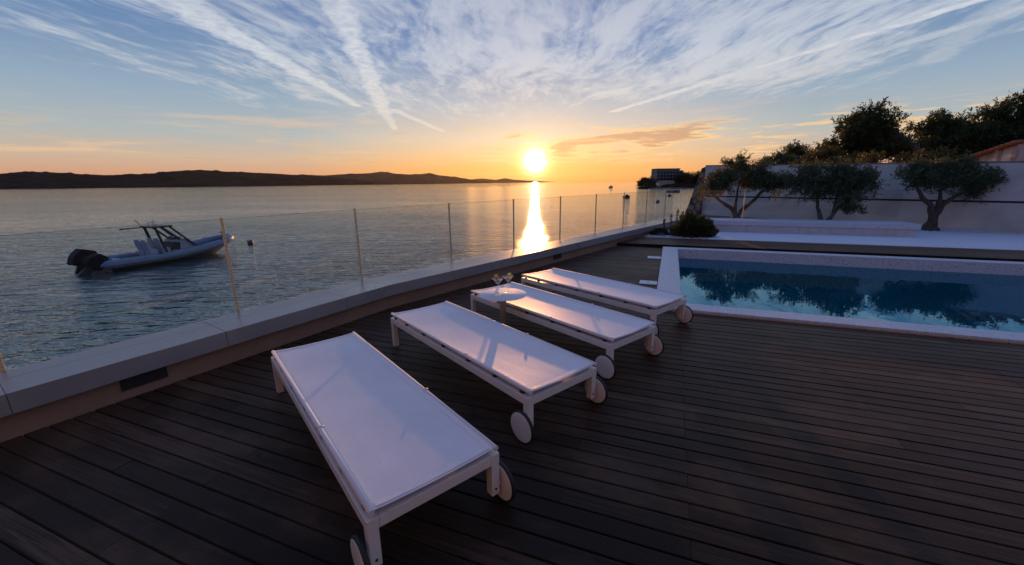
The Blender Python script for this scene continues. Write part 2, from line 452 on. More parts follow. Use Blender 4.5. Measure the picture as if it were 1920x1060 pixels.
# deck boards
dk = MB(); PITCH = 0.109; GAP = 0.0085; SEAM = 0.197
def deck_rows(t0, t1, ztop, xlo, xhi, screws_to):
    n = int(round((t1 - t0) / PITCH)); pitch = (t1 - t0) / n
    for r in range(n):
        y0 = t0 + r * pitch + GAP / 2; y1 = y0 + pitch - GAP
        xa = xlo(y1) ; xb = xhi(y0, y1)
        if xb - xa < 0.05: continue
        k = r % 4
        offs = {0: 0.0, 1: 1.2, 2: 0.0, 3: 1.8}[k] + (0.6 if (r // 4) % 3 == 1 and k in (1, 3) else 0.0)
        cuts = [SEAM + offs + 2.4 * q for q in range(-4, 9)]
        cuts = [xa] + [c for c in cuts if xa + 0.15 < c < xb - 0.15] + [xb]
        for a, b in zip(cuts, cuts[1:]):
            a2 = a + 0.0015; b2 = b - 0.0015; tn = rnd.random(); dz = rnd.uniform(-0.0012, 0.0012)
            ch = 0.003; z = ztop + dz; zl = ztop - 0.024
            # chamfered top
            dk.face([(a2, y0 + ch, z), (b2, y0 + ch, z), (b2, y1 - ch, z), (a2, y1 - ch, z)], 0, tn)
            dk.face([(a2, y0, z - ch), (b2, y0, z - ch), (b2, y0 + ch, z), (a2, y0 + ch, z)], 0, tn)
            dk.face([(a2, y1 - ch, z), (b2, y1 - ch, z), (b2, y1, z - ch), (a2, y1, z - ch)], 0, tn)
            dk.face([(a2, y0, zl), (b2, y0, zl), (b2, y0, z - ch), (a2, y0, z - ch)], 0, tn)
            dk.face([(a2, y1, z - ch), (b2, y1, z - ch), (b2, y1, zl), (a2, y1, zl)], 0, tn)
            dk.face([(a2, y0, zl), (a2, y0, z - ch), (a2, y0 + ch, z), (a2, y1 - ch, z), (a2, y1, z - ch), (a2, y1, zl)], 0, tn)
            dk.face([(b2, y0, zl), (b2, y0, z - ch), (b2, y0 + ch, z), (b2, y1 - ch, z), (b2, y1, z - ch), (b2, y1, zl)], 0, tn)
            if y0 < screws_to:
                js = [SEAM + 0.6 * q for q in range(-9, 12)]
                for j in js:
                    for xx in ((j - 0.02, j + 0.02) if any(abs(j - c) < 0.01 for c in cuts[1:-1]) else (j,)):
                        if not (a2 + 0.01 < xx < b2 - 0.01): continue
                        for yy in (y0 + 0.022, y1 - 0.022):
                            q = 0.0032
                            dk.face([(xx + q * math.cos(w), yy + q * math.sin(w), z + 0.0004) for w in [k2 * math.pi / 3 for k2 in range(6)]], 1, 0.5)
def xl(y): return front(y) - 0.28
deck_rows(-2.2, PY0 - 0.006, 0.0, xl, lambda a, b: 9.0, 4.2)
deck_rows(PY0 - 0.006, PY1 + 0.10, 0.0, xl, lambda a, b: PX0 - 0.008, 0)
STEP_Y0, STEP_Y1, STEP_Z = PY1 + 0.10, 11.37, 0.075
# raised strip of decking beyond the pool with its riser
deck_rows(STEP_Y0, STEP_Y1, STEP_Z, xl, lambda a, b: 14.0, 0)
dk.box((front(STEP_Y0) - 0.2, STEP_Y0 + 0.004, -0.03), (14, STEP_Y0 + 0.024, STEP_Z - 0.026), tint=0.1)
tag(dk.build('deck', [M['deck_wood'], M['screw']], fix=False), kind='structure')

# white terrace beyond the raised strip, planting bed
TZ = 0.085
tr = MB()
tr.prism([(0.95, STEP_Y1 + 0.004), (15.5, STEP_Y1 + 0.004), (15.5, 12.0), (9.4, 14.2), (7.6, 14.62), (5.6, 15.0), (1.6, 15.0), (1.3, 12.9)], -0.05, TZ, bev=0.004)
tag(tr.build('terrace', M['terrazzo']), kind='structure')
bed = MB()
bed.prism([(front(STEP_Y1) - 0.2, STEP_Y1 + 0.006), (0.94, STEP_Y1 + 0.006), (1.29, 12.9), (1.0, 14.5), (front(14.4) - 0.2, 14.5)], -0.05, 0.06)
bed.prism([(9.4, 14.22), (15.5, 12.02), (15.5, 20), (1.25, 20.2), (1.0, 14.6), (1.5, 15.02), (5.6, 15.02), (7.6, 14.64)], -0.05, 0.06)
tag(bed.build('planting_bed', M['earth']), kind='structure')

def pebbles(name, n, fn, smin=0.018, smax=0.045):
    mb = MB()
    for _ in range(n):
        x, y, z = fn(); s = rnd.uniform(smin, smax); q = []
        a0 = rnd.random() * 6.28
        base = [(x + s * math.cos(a0 + k * 1.257) * rnd.uniform(.8, 1.2), y + s * 0.8 * math.sin(a0 + k * 1.257) * rnd.uniform(.8, 1.2)) for k in range(5)]
        top = [(x + (px_ - x) * .6, y + (py_ - y) * .6) for px_, py_ in base]
        h = s * rnd.uniform(0.5, 0.9); tn = rnd.random()
        mb.face([(*p, z + h) for p in top], 0, tn)
        for k in range(5):
            k2 = (k + 1) % 5
            mb.face([(*base[k], z), (*base[k2], z), (*top[k2], z + h), (*top[k], z + h)], 0, tn)
    o = mb.build(name, M['pebble'], fix=False)
    return tag(o, kind='stuff')
def pb1():
    while True:
        x = rnd.uniform(-1.0, 1.25); y = rnd.uniform(STEP_Y1 + 0.05, 14.2)
        if front(y) - 0.02 < x < 0.92 + max(0, (y - 11.4)) * 0.2: return x, y, 0.055
def pb2():
    while True:
        x = rnd.uniform(5.4, 11.0); y = rnd.uniform(13.6, 17.0)
        yw = 15.2 + (8.95 - x) * 0.5976
        ylo = 14.64 - max(0, x - 7.6) * 0.25 if x > 7.6 else 14.66 + (7.6 - x) * 0.18
        if ylo < y < yw - 0.05: return x, y, 0.055
pebbles('white_pebbles', 1500, pb1)
pebbles('white_pebbles', 3000, pb2)

# pool
WZ = -0.165
def ring(mb, x0, x1, y0, y1, wx, wy0, wy1, z0, z1, bev=0.0, mi=0):
    mb.box((x0, y0, z0), (x1, y0 + wy0, z1), mi=mi, bev=bev)
    mb.box((x0, y1 - wy1, z0), (x1, y1, z1), mi=mi, bev=bev)
    mb.box((x0, y0 + wy0, z0), (x0 + wx, y1 - wy1, z1), mi=mi, bev=bev)
    mb.box((x1 - wx, y0 + wy0, z0), (x1, y1 - wy1, z1), mi=mi, bev=bev)
pool = thing('swimming_pool', 'rectangular swimming pool with pale mosaic rim and blue water sunk into the deck', 'pool', (3, 7.5, 0))
def pb(mb, name, mm): return mb.build(name, mm, pool, loc=(-3, -7.5, 0))
c = MB(); ring(c, PX0, PX1, PY0, PY1, 0.315, 0.27, 0.26, 0.004, 0.042, 0.006); pb(c, 'rim', M['coping_mosaic'])
w = MB(); ring(w, PX0 + 0.02, PX1 - 0.02, PY0 + 0.02, PY1 - 0.02, 0.305, 0.26, 0.25, -0.34, 0.004); pb(w, 'pool_wall', M['pool_wall_terrazzo'])
w = MB(); ring(w, PX0 + 0.02, PX1 - 0.02, PY0 + 0.02, PY1 - 0.02, 0.303, 0.258, 0.248, -1.55, -0.34)
w.box((PX0 + 0.05, PY0 + 0.05, -1.56), (PX1 - 0.05, PY1 - 0.05, -1.5)); pb(w, 'basin', M['pool_liner'])
w = MB(); w.face([(PX0 + 0.3, PY0 + 0.25, WZ), (PX1 - 0.3, PY0 + 0.25, WZ), (PX1 - 0.3, PY1 - 0.24, WZ), (PX0 + 0.3, PY1 - 0.24, WZ)]); pb(w, 'water', M['pool_water'])

# skimmer lids in the deck beside the pool
for (x0, y0, x1, y1, lab) in ((-0.36, 8.56, -0.10, 8.80, 'white skimmer lid set in the deck beside the far part of the pool rim'),
                              (-0.36, 6.32, -0.10, 6.54, 'white skimmer lid set in the deck behind the farthest lounger')):
    t_ = thing('skimmer_lid', lab, 'skimmer lid', ((x0 + x1) / 2, (y0 + y1) / 2, 0.002), 0, 'white skimmer lids beside the pool')
    hx, hy = (x1 - x0) / 2, (y1 - y0) / 2
    b_ = MB(); b_.box((-hx, -hy, 0), (hx, hy, 0.012), bev=0.003); b_.build('lid', M['lid_white'], t_)
    b_ = MB(); b_.lathe([(0, 0.013), (0.018, 0.013), (0.018, 0.0125), (0, 0.0125)], 16); b_.build('finger_hole', M['dark_fitting'], t_)

# ------------------------------------------------------------------ parapet
par = thing('parapet_wall', 'long low rendered parapet with pale stone coping bending along the sea edge of the deck', 'parapet', (CX, CY, 0))
def pp(mb, name, mm, parent=par): return mb.build(name, mm, parent, loc=(-CX, -CY, 0))
(i0, i1, i2), (o0, o1, o2) = strip(0.075, PW - 0.06)
b_ = MB()
b_.prism([i0, i1, o1, o0], SEA - 0.5, 0.182); b_.prism([i1, i2, o2, o1], SEA - 0.5, 0.182)
bmesh.ops.remove_doubles(b_.bm, verts=list(b_.bm.verts), dist=0.0005)
base_o = pp(b_, 'wall_base', M['plaster'])
# coping slabs with open joints
(i0, i1, i2), (o0, o1, o2) = strip(0.0, PW); (h0, h1, h2), _ = strip(PW * 0.62, PW)
def lerp(a, b, k): return (a[0] + (b[0] - a[0]) * k, a[1] + (b[1] - a[1]) * k)
cp = MB()
for (ia, ib, ha, hb, oa, ob, first, pitch) in ((i1, i0, h1, h0, o1, o0, 0.62, 1.22), (i1, i2, h1, h2, o1, o2, 0.62, 1.22)):
    L = math.dist(ia, ib); ks = [0.0]; d_ = first
    while d_ < L - 0.3: ks.append(d_ / L); d_ += pitch
    ks.append(1.0); jg = 0.0012 / L
    for a, b in zip(ks, ks[1:]):
        a2 = a + (jg if a > 0 else 0); b2 = b - (jg if b < 1 else 0)
        for (pa, pb_, qa, qb, g0, g1) in ((ia, ib, ha, hb, 0, 0.004), (ha, hb, oa, ob, 0, 0)):
            P1, P2 = lerp(pa, pb_, a2), lerp(pa, pb_, b2); P3, P4 = lerp(qa, qb, b2), lerp(qa, qb, a2)
            if g1:
                P3 = lerp(P3, P2, 0.004); P4 = lerp(P4, P1, 0.004)
            poly = [P1, P2, P3, P4]
            area = sum(poly[k][0] * poly[(k + 1) % 4][1] - poly[(k + 1) % 4][0] * poly[k][1] for k in range(4))
            cp.prism(poly if area > 0 else poly[::-1], 0.182, 0.320, bev=0.0016)
pp(cp, 'coping', M['coping_stone'])
# dark recessed fittings under the coping
for (t_, label) in ((1.60, 'dark recessed fitting under the coping nearest the camera'), (7.62, 'small dark recessed fitting under the coping farther along the parapet')):
    x_ = front(t_); d_ = dn if t_ < CY else df
    o_ = thing('wall_vent', label, 'wall vent', (x_ - d_.y * 0.075, t_ + d_.x * 0.075, 0.0), math.atan2(d_.y, d_.x), 'dark fittings in the parapet')
    b_ = MB(); b_.box((-0.14, -0.012, 0.07), (0.14, 0.05, 0.176), bev=0.004); b_.build('grille', M['dark_fitting'], o_)
    b_ = MB()
    for k in range(5): b_.box((-0.125, -0.016, 0.082 + k * 0.018), (0.125, -0.0125, 0.090 + k * 0.018))
    b_.build('louvre', M['dark_fitting'], o_)

# glass balustrade on the outer edge of the coping
bal = thing('glass_balustrade', 'frameless clear glass balustrade with thin brass posts along the parapet', 'balustrade', (CX, CY, 0.32))
def pbal(mb, name, mm): return mb.build(name, mm, bal, loc=(-CX, -CY, -0.32))
P0 = (-3.69, 4.06); dfn = df; dnn = dn
posts = [(P0[0] + dfn.x * 1.555 * k, P0[1] + dfn.y * 1.555 * k) for k in range(0, 8)]
nposts = [(P0[0] - dnn.x * 1.50 * k, P0[1] - dnn.y * 1.50 * k) for k in range(1, 5)]
allp = nposts[::-1] + posts
for p in allp:
    b_ = MB(); b_.box((-0.0085, -0.012, 0.0), (0.0085, 0.012, 0.93), Matrix.Rotation(math.atan2(df.y, df.x) - math.pi / 2, 3, 'Z'), (p[0], p[1], 0.322), bev=0.002)
    pbal(b_, 'post', M['post_metal'])
ends = allp + [(posts[-1][0] + dfn.x * 0.75, posts[-1][1] + dfn.y * 0.75)]
for a, b in zip(ends, ends[1:]):
    d_ = Vector((b[0] - a[0], b[1] - a[1])); L = d_.length; d_.normalize()
    b_ = MB(); b_.box((0.014, -0.005, 0.012), (L - 0.014, 0.005, 0.915), Matrix.Rotation(math.atan2(d_.y, d_.x), 3, 'Z'), (a[0], a[1], 0.32))
    pn = pbal(b_, 'pane', M['pane_glass'])
    b_ = MB(); b_.box((0.014, -0.0045, 0.9155), (L - 0.014, 0.0045, 0.919), Matrix.Rotation(math.atan2(d_.y, d_.x), 3, 'Z'), (a[0], a[1], 0.32))
    ed = pbal(b_, 'edge', M['glass_edge']); ed.parent = pn; ed.location = (0, 0, 0)

# ------------------------------------------------------------------ bench wall and its glass screen
BX0, BX1, BY0, BY1 = 1.0, 5.90, 13.12, 14.02
bw = thing('low_wall', 'low pale stone bench wall below the glass screen at the far end of the terrace', 'low wall', ((BX0 + BX1) / 2, 13.5, TZ))
def pw(mb, name, mm): return mb.build(name, mm, bw, loc=(-(BX0 + BX1) / 2, -13.5, -TZ))
b_ = MB()
xs = [BX0 + 0.04, 2.1, 3.35, 4.6, BX1 - 0.05]
for a, b in zip(xs, xs[1:]): b_.box((a + 0.002, BY0 + 0.07, TZ - 0.02), (b - 0.002, BY1 - 0.04, 0.285), bev=0.003)
pw(b_, 'wall_base', M['bench_stone'])
b_ = MB(); b_.box((BX0, BY0, 0.285), (BX1, BY1, 0.405), bev=0.006); pw(b_, 'coping', M['coping_mosaic'])
sc = thing('glass_screen', 'clear glass screen standing on the bench wall in front of the olive trees', 'glass screen', (3.2, 13.95, 0.405))
gx = [0.80, 2.05, 3.28, 4.50, 5.74]
for a, b in zip(gx, gx[1:]):
    b_ = MB(); b_.box((a + 0.006 - 3.2, -0.006, 0.006), (b - 0.006 - 3.2, 0.006, 0.845)); b_.build('pane', M['pane_glass'], sc)
b_ = MB(); b_.box((2.008 - 3.2 + 0.03, -0.02, 0.0), (2.008 - 3.2 + 0.054, -0.008, 0.845), bev=0.002); b_.build('post', M['post_metal'], sc)

# ------------------------------------------------------------------ garden wall (its left end battered rough stone)
WA = Vector((8.95, 15.2)); WD = Vector((-2.51, 1.5))
wn = Vector((WD.y, -WD.x)).normalized()
if wn.y > 0: wn = -wn                                   # towards the terrace
gw = thing('garden_wall', 'tall pale rendered garden wall behind the olive trees with rough stone left end', 'garden wall', (WA.x, WA.y, 0))
def wall_piece(mb, k0, k1, z0, z1a, z1b, d0, d1):       # slab between depth offsets, top sloping from z1a to z1b
    a = WA + WD * k0; b = WA + WD * k1
    q = [a + wn * d1, b + wn * d1, b + wn * d0, a + wn * d0]
    lo = [(p.x - WA.x, p.y - WA.y, z0) for p in q]
    hi = [(p.x - WA.x, p.y - WA.y, z) for p, z in zip(q, (z1a, z1b, z1b, z1a))]
    b2 = bmesh.new(); l = [b2.verts.new(p) for p in lo]; h = [b2.verts.new(p) for p in hi]
    b2.faces.new(l[::-1]); b2.faces.new(h)
    for i in range(4): b2.faces.new((l[i], l[(i + 1) % 4], h[(i + 1) % 4], h[i]))
    mb._add(b2, None, (0, 0, 0), 0, 0.5, False)
def wtop(k): return 1.895 + 0.075 * k
K0, K1 = -2.2, 3.05
b_ = MB()
wall_piece(b_, K0, K1, 0.0, 0.84, 0.84, -0.3, 0.0)      # lower course
wall_piece(b_, K0, K1, 0.80, 0.91, 0.91, -0.3, -0.15)
wall_piece(b_, K0, K1, 0.90, wtop(K0), wtop(K1), -0.3, 0.03)
b_.build('wall_body', M['wall_paint'], gw)
b_ = MB(); wall_piece(b_, K0, K1, 0.838, 0.902, 0.902, -0.16, -0.03); b_.build('groove_shade_strip', M['dark_fitting'], gw)  # dark-coloured strip set into the groove to stand in for its shade
b_ = MB(); wall_piece(b_, K0, K1, 1.70, wtop(K0) + 0.045, wtop(K1) + 0.045, -0.33, 0.035)
# keep only the coping thickness
for v in b_.bm.verts:
    if v.co.z < 1.75:
        k = ((v.co.x) * WD.x + (v.co.y) * WD.y) / WD.length_squared
        v.co.z = wtop(k) - 0.0
b_.build('coping', M['wall_cap'], gw)
b_ = MB()                                               # battered rough end
e = WA + WD * K1; dirn = WD.normalized()
def ep(al, de, z): p = e + dirn * al + wn * de; return (p.x - WA.x, p.y - WA.y, z)
zt = wtop(K1) - 0.02
lo = [ep(0.004, 0.30, SEA), ep(1.35, 0.30, SEA), ep(1.35, -0.55, SEA), ep(0.004, -0.55, SEA)]
hi = [ep(0.004, 0.03, zt), ep(0.16, 0.03, zt - 0.06), ep(0.16, -0.3, zt - 0.06), ep(0.004, -0.3, zt)]
for i in range(4): b_.face([lo[i], lo[(i + 1) % 4], hi[(i + 1) % 4], hi[i]])
b_.face(hi); b_.build('stone_end', M['rough_stone'], gw)

# ------------------------------------------------------------------ sun loungers
LL, LW, LH = 2.0, 0.641, 0.33
def make_lounger():
    r = thing('sun_lounger', 'x', 'sun lounger')
    ft, fh, wd = 0.288, 0.052, 0.05                       # frame top, rail height, tube width
    b_ = MB()
    for y in (0.0, LW - wd): b_.box((0.0, y, ft - fh), (LL - 0.005, y + wd, ft), bev=0.004)
    b_.box((0.0, wd + 0.0005, ft - fh), (wd, LW - wd - 0.0005, ft), bev=0.004)
    b_.box((LL - wd - 0.005, wd + 0.0005, ft - fh), (LL - 0.005, LW - wd - 0.0005, ft), bev=0.004)
    for x in (0.62, 1.28): b_.box((x, wd + 0.001, ft - 0.045), (x + 0.035, LW - wd - 0.001, ft - 0.012), bev=0.003)
    b_.build('frame', M['white_metal'], r)
    for (x, y, z) in ((0.001, 0.001, 0.0), (0.001, LW - 0.046, 0.0), (LL - 0.052, 0.001, 0.06), (LL - 0.052, LW - 0.046, 0.06)):
        b_ = MB(); b_.box((x, y, z), (x + 0.045, y + 0.045, ft - fh - 0.0005), bev=0.003)
        leg = b_.build('leg', M['white_metal'], r)
        if z == 0.0:
            b_ = MB(); b_.box((x + 0.004, y + 0.004, -0.0), (x + 0.041, y + 0.041, 0.008)); b_.bm.verts.ensure_lookup_table()
            for v in b_.bm.verts: v.co.z -= 0.0075
        else:
            b_ = MB(); b_.lathe([(0, 0), (0.006, 0), (0.006, 0.003), (0, 0.003)], 10, (x + 0.0455, y + 0.0225, 0.095), rot=Matrix.Rotation(math.pi / 2, 3, 'Y'))
            b_.build('bolt', M['dark_fitting'], leg)
    # stand-off pads between frame and sling
    sp0 = None
    for x in (0.06, 0.30, 0.62, 0.95, 1.30, 1.62, 1.90):
        for y in (0.014, LW - 0.034):
            if sp0 is None:
                b_ = MB(); b_.box((0, 0, 0), (0.03, 0.02, 0.018)); s_o = sp0 = b_.build('spacer', M['dark_fitting'], r)
            else:
                s_o = sp0.copy(); COL.objects.link(s_o); s_o.parent = r
            s_o.location = (x, y, ft + 0.0005)
    # sling: slack sheet with rolled edges round two side tubes
    b_ = MB(); zc = LH - 0.006
    def top(u, v):
        x = 0.004 + u * (LL - 0.008); y = 0.03 + v * (LW - 0.06)
        s = math.sin(math.pi * v) ** 0.7 * (0.010 + 0.004 * math.sin(math.pi * u))
        e = min(u, 1 - u)
        return (x, y, zc + 0.006 - s - 0.002 * math.exp(-e * 60) + 0.0008 * mn.noise(Vector((x * 3, y * 4, 0))))
    b_.grid(top, 60, 24)
    b_.grid(lambda u, v: Vector(top(u, v)) - Vector((0, 0, 0.0035)), 30, 8)
    b_.build('sling', M['mesh_fabric'], r)
    for y in (0.021, LW - 0.021):
        b_ = MB(); b_.tube([(0.0, y, zc - 0.002), (LL * .5, y, zc - 0.002), (LL, y, zc - 0.002)], 0.013, 12)
        hem = b_.build('side_rail', M['mesh_fabric'], r)
        b_ = MB(); yy = y + (0.028 if y < 0.3 else -0.028)
        def hs(u, v, yy=yy):
            vv = (yy - 0.03 + (v - 0.5) * 0.022) / (LW - 0.06); p = Vector(top(u, min(1, max(0, vv)))); p.z += 0.0012; return p
        b_.grid(hs, 40, 2); b_.build('hem', M['hem_fabric'], hem)
        b_ = MB(); b_.tube([(1.285, y - 0.0145, zc - 0.006), (1.285, y - 0.008, zc + 0.0125), (1.288, y + 0.006, zc + 0.0135), (1.29, y + 0.020, zc + 0.007)], 0.004, 6)
        b_.build('clip', M['white_metal'], hem)
    for x in (0.03, LL - 0.03):
        b_ = MB(); b_.grid(lambda u, v, x=x: Vector((x + (u - .5) * 0.03, 0.045 + v * (LW - 0.09), zc + 0.0075 - math.sin(math.pi * v) ** 0.7 * 0.0105)), 2, 16)
        b_.build('hem', M['hem_fabric'], r)
    # wheels outside the legs at the foot end
    for (y, s) in ((0.0, -1), (LW, 1)):
        rot = Matrix.Rotation(math.pi / 2, 3, 'X'); yc = y + s * 0.028
        b_ = MB(); b_.lathe([(0.088, -0.0105), (0.100, -0.0105), (0.104, -0.006), (0.104, 0.006), (0.100, 0.0105), (0.088, 0.0105), (0.088, -0.0105)], 40, (LL - 0.03, yc, 0.1), rot=rot)
        wheel = b_.build('wheel', M['tyre'], r)
        b_ = MB(); b_.lathe([(0, 0.0135), (0.06, 0.0130), (0.088, 0.0118), (0.0945, 0.0108), (0.0945, 0.0100), (0.087, 0.0098), (0.087, -0.0098), (0.0945, -0.0100), (0.0945, -0.0108), (0.088, -0.0112), (0.072, -0.0112), (0.068, -0.006), (0.024, -0.006), (0.020, -0.0115), (0, -0.0115)], 40, (LL - 0.03, yc, 0.1), rot=rot)
        b_.build('disc', M['white_metal'], wheel)
        b_ = MB(); b_.lathe([(0.012, 0.0), (0.012, 0.028)], 12, (LL - 0.03, y + (0.005 if s > 0 else 0.0), 0.1), rot=Matrix.Rotation(-s * math.pi / 2, 3, 'X'))
        b_.build('axle', M['white_metal'], wheel)
    return r
LP = [(-2.726, 1.960, -29.5, 'white mesh sun lounger nearest the camera, wholly in shade'),
      (-2.444, 3.018, -29.2, 'white mesh sun lounger, second from the camera, with a shadow stripe across its sunlit half'),
      (-2.091, 4.024, -29.4, 'white mesh sun lounger glowing orange directly behind the round cocktail table'),
      (-1.818, 5.003, -28.4, 'white mesh sun lounger farthest from the camera, its wheels beside the pool corner')]
proto = make_lounger()
for k, (x, y, a, lab) in enumerate(LP):
    o = proto if k == 0 else copy_tree(proto)
    o.location = (x, y, 0.0015); o.rotation_euler = (0, 0, R(a)); o['label'] = lab; o['group'] = 'sun loungers in a row on the deck'

# ------------------------------------------------------------------ side table and cocktails
TP = (-1.50, 3.59, 0.001); THZ = 0.46
tb = thing('side_table', 'small round white pedestal table between the second and third loungers', 'side table', TP)
b_ = MB(); b_.lathe([(0, THZ - 0.008), (0.225, THZ - 0.008), (0.239, THZ - 0.006), (0.241, THZ - 0.003), (0.239, THZ), (0, THZ)], 64); b_.build('tabletop', M['table_white'], tb)
b_ = MB(); b_.lathe([(0, 0.03), (0.033, 0.03), (0.033, THZ - 0.012), (0.06, THZ - 0.0085), (0, THZ - 0.0085)], 28); b_.build('pedestal', M['white_metal'], tb)
for k in range(4):
    a = math.pi / 4 + k * math.pi / 2; cx_, sx_ = math.cos(a), math.sin(a)
    b_ = MB(); b_.tube([(cx_ * 0.02, sx_ * 0.02, 0.12), (cx_ * 0.06, sx_ * 0.06, 0.075), (cx_ * 0.13, sx_ * 0.13, 0.03), (cx_ * 0.19, sx_ * 0.19, 0.012)], [0.014, 0.013, 0.011, 0.009], 8)
    b_.build('foot', M['white_metal'], tb)
def cocktail(x, y, lab, drink, slice_rot, slice_pos):
    r = thing('cocktail_glass', lab, 'cocktail', (x, y, 0.001 + THZ + 0.0005), rnd.random(), 'cocktails on the round table')
    b_ = MB()
    b_.lathe([(0, 0.002), (0.036, 0.0), (0.036, 0.0015), (0.012, 0.005), (0.0035, 0.012), (0.0032, 0.094), (0.008, 0.102), (0.058, 0.166), (0.0565, 0.166), (0.006, 0.105), (0, 0.104)], 36)
    b_.build('glass', M['cup_glass'], r)
    b_ = MB(); b_.lathe([(0, 0.1055), (0.0055, 0.1062), (0.0465, 0.155), (0, 0.155)], 32); b_.build('drink', drink, r)
    b_ = MB(); b_.lathe([(0, -0.003), (0.021, -0.003), (0.023, -0.0015), (0.023, 0.0015), (0.021, 0.003), (0, 0.003)], 24, slice_pos, rot=slice_rot); b_.build('lemon_slice', M['lemon'], r)
r1 = Matrix.Rotation(R(20), 3, 'Z') @ Matrix.Rotation(R(80), 3, 'X')
r2 = Matrix.Rotation(R(-30), 3, 'Z') @ Matrix.Rotation(R(35), 3, 'X')
cocktail(-1.535, 3.555, 'cocktail with clear greenish drink and upright lemon slice, the left one on the table', M['drink_green'], r1, (-0.030, 0.030, 0.176))
cocktail(-1.475, 3.675, 'cocktail with golden yellow drink and tilted lemon slice, on the table', M['drink_yellow'], r2, (0.030, 0.02, 0.172))

# ------------------------------------------------------------------ plants
def leaf(mb, p, d, L, W, tint):
    d = d.normalized(); s = d.cross(Vector((rnd.uniform(-1, 1), rnd.uniform(-1, 1), rnd.uniform(-1, 1))))
    if s.length < 1e-3: return
    s = s.normalized() * W / 2; q = p + d * L; mid = p + d * L * .5
    f = mb.bm.faces.new([mb.bm.verts.new(v) for v in (p, mid + s, q, mid - s)]); f[mb.tint] = tint
def sph():
    while True:
        v = Vector((rnd.uniform(-1, 1), rnd.uniform(-1, 1), rnd.uniform(-1, 1)))
        if 0.05 < v.length < 1: return v
def twig(mb, p, d, L, nl, ll, lw, t0, t1, spread=0.9):
    for i in range(nl):
        k = rnd.random(); q = p + d * (L * k) + sph() * L * 0.12
        dd = (d * 0.7 + sph().normalized() * spread)
        leaf(mb, q, dd, ll * rnd.uniform(.7, 1.2), lw * rnd.uniform(.7, 1.2), rnd.uniform(t0, t1))
def foliage(mb, blobs, ntw, nl, tl, ll, lw, up=0.5, t0=0.0, t1=1.0, shell=0.55, clumps=8):
    sub = []
    for (x, y, z, rx, ry, rz) in blobs:                     # break every lobe into uneven clumps with gaps between
        for _ in range(clumps):
            v = sph(); f = rnd.uniform(.27, .47)
            sub.append((x + v.x * rx * .8, y + v.y * ry * .8, z + v.z * rz * .8, rx * f, ry * f, rz * f * 1.1))
    blobs = sub or blobs
    for (x, y, z, rx, ry, rz) in blobs:
        n = max(3, int(ntw * (rx * ry * rz) ** 0.8 / sum((b[3] * b[4] * b[5]) ** 0.8 for b in blobs)))
        for _ in range(n):
            v = sph(); v = v.normalized() * (shell + (1 - shell) * rnd.random())
            p = Vector((x + v.x * rx, y + v.y * ry, z + v.z * rz))
            d = (v + Vector((0, 0, up)) + sph() * 0.5).normalized()
            t_ = rnd.random()
            twig(mb, p, d, tl * rnd.uniform(.6, 1.5), nl, ll, lw, t0 + (t1 - t0) * 0.4 * t_, t0 + (t1 - t0) * (0.5 + 0.5 * t_))

def olive(name, label, loc, limbs, blobs, ntw, leafmat, cat='olive tree', group='olive trees along the garden wall'):
    r = thing(name, label, cat, loc, 0, group)
    b_ = MB()
    for path, rad in limbs:
        pts = []; rr = []
        for i in range(len(path) - 1):
            for k in range(4):
                u = k / 4; p = Vector(path[i]).lerp(Vector(path[i + 1]), u)
                wob = 0.035 * rad[i]/0.08
                pts.append(p + Vector((mn.noise(p * 5), mn.noise(p * 5 + Vector((9, 0, 0))), 0)) * wob); rr.append((rad[i] + (rad[i + 1] - rad[i]) * u) * (1 + 0.15 * mn.noise(p * 9)))
        pts.append(Vector(path[-1])); rr.append(rad[-1])
        b_.tube(pts, [q * .84 for q in rr], 9)
    b_.build('trunk', M['bark'], r)
    b_ = MB(); foliage(b_, blobs, ntw, 15, 0.20, 0.085, 0.022, 0.55, 0.0, 1.0, 0.35, 11)
    b_.build('crown', leafmat, r, fix=False)
    return r
# across-view axis at the trees (camera right) in scene x,y
ax = Vector((0.933, 0.361))
def V(a, dep, z): return (ax.x * a - 0.361 * dep, ax.y * a + 0.933 * dep, z)
def B(a, dep, z, ra, rd, rz): p = V(a, dep, z); return (p[0], p[1], p[2], ra, rd, rz)
G = 0.06
olive('olive_tree', 'bushy olive tree at the seaward end of the garden wall, lit yellow on its left', (2.06, 15.35, G),
      [([(0, 0, 0), V(-.02, 0, .18), V(-.05, 0, .40)], [.15, .11, .10]), ([V(-.05, 0, .36), V(-.22, 0, .60), V(-.60, 0, .82), V(-.9, 0, 1.1)], [.10, .075, .055, .03]),
       ([V(.02, 0, .25), V(.16, 0, .50), V(.55, 0, .84), V(.8, 0, 1.15)], [.10, .08, .065, .04]), ([V(-.05, 0, .4), V(-.03, .05, .8), V(0, .05, 1.4)], [.07, .05, .02])],
      [B(-.85, 0, 1.15, .55, .5, .42), B(-.35, 0, 1.45, .55, .55, .38), B(.25, 0, 1.50, .60, .55, .38), B(.85, 0, 1.42, .60, .5, .40), B(1.2, 0, 1.30, .40, .4, .35), B(0.0, 0, 1.78, .42, .35, .22),
       B(-.05, 0, 2.02, .22, .2, .16), B(.7, 0, 1.85, .40, .3, .12), B(-.45, 0, 1.95, .25, .2, .08)], 1700, M['olive_leaf'])
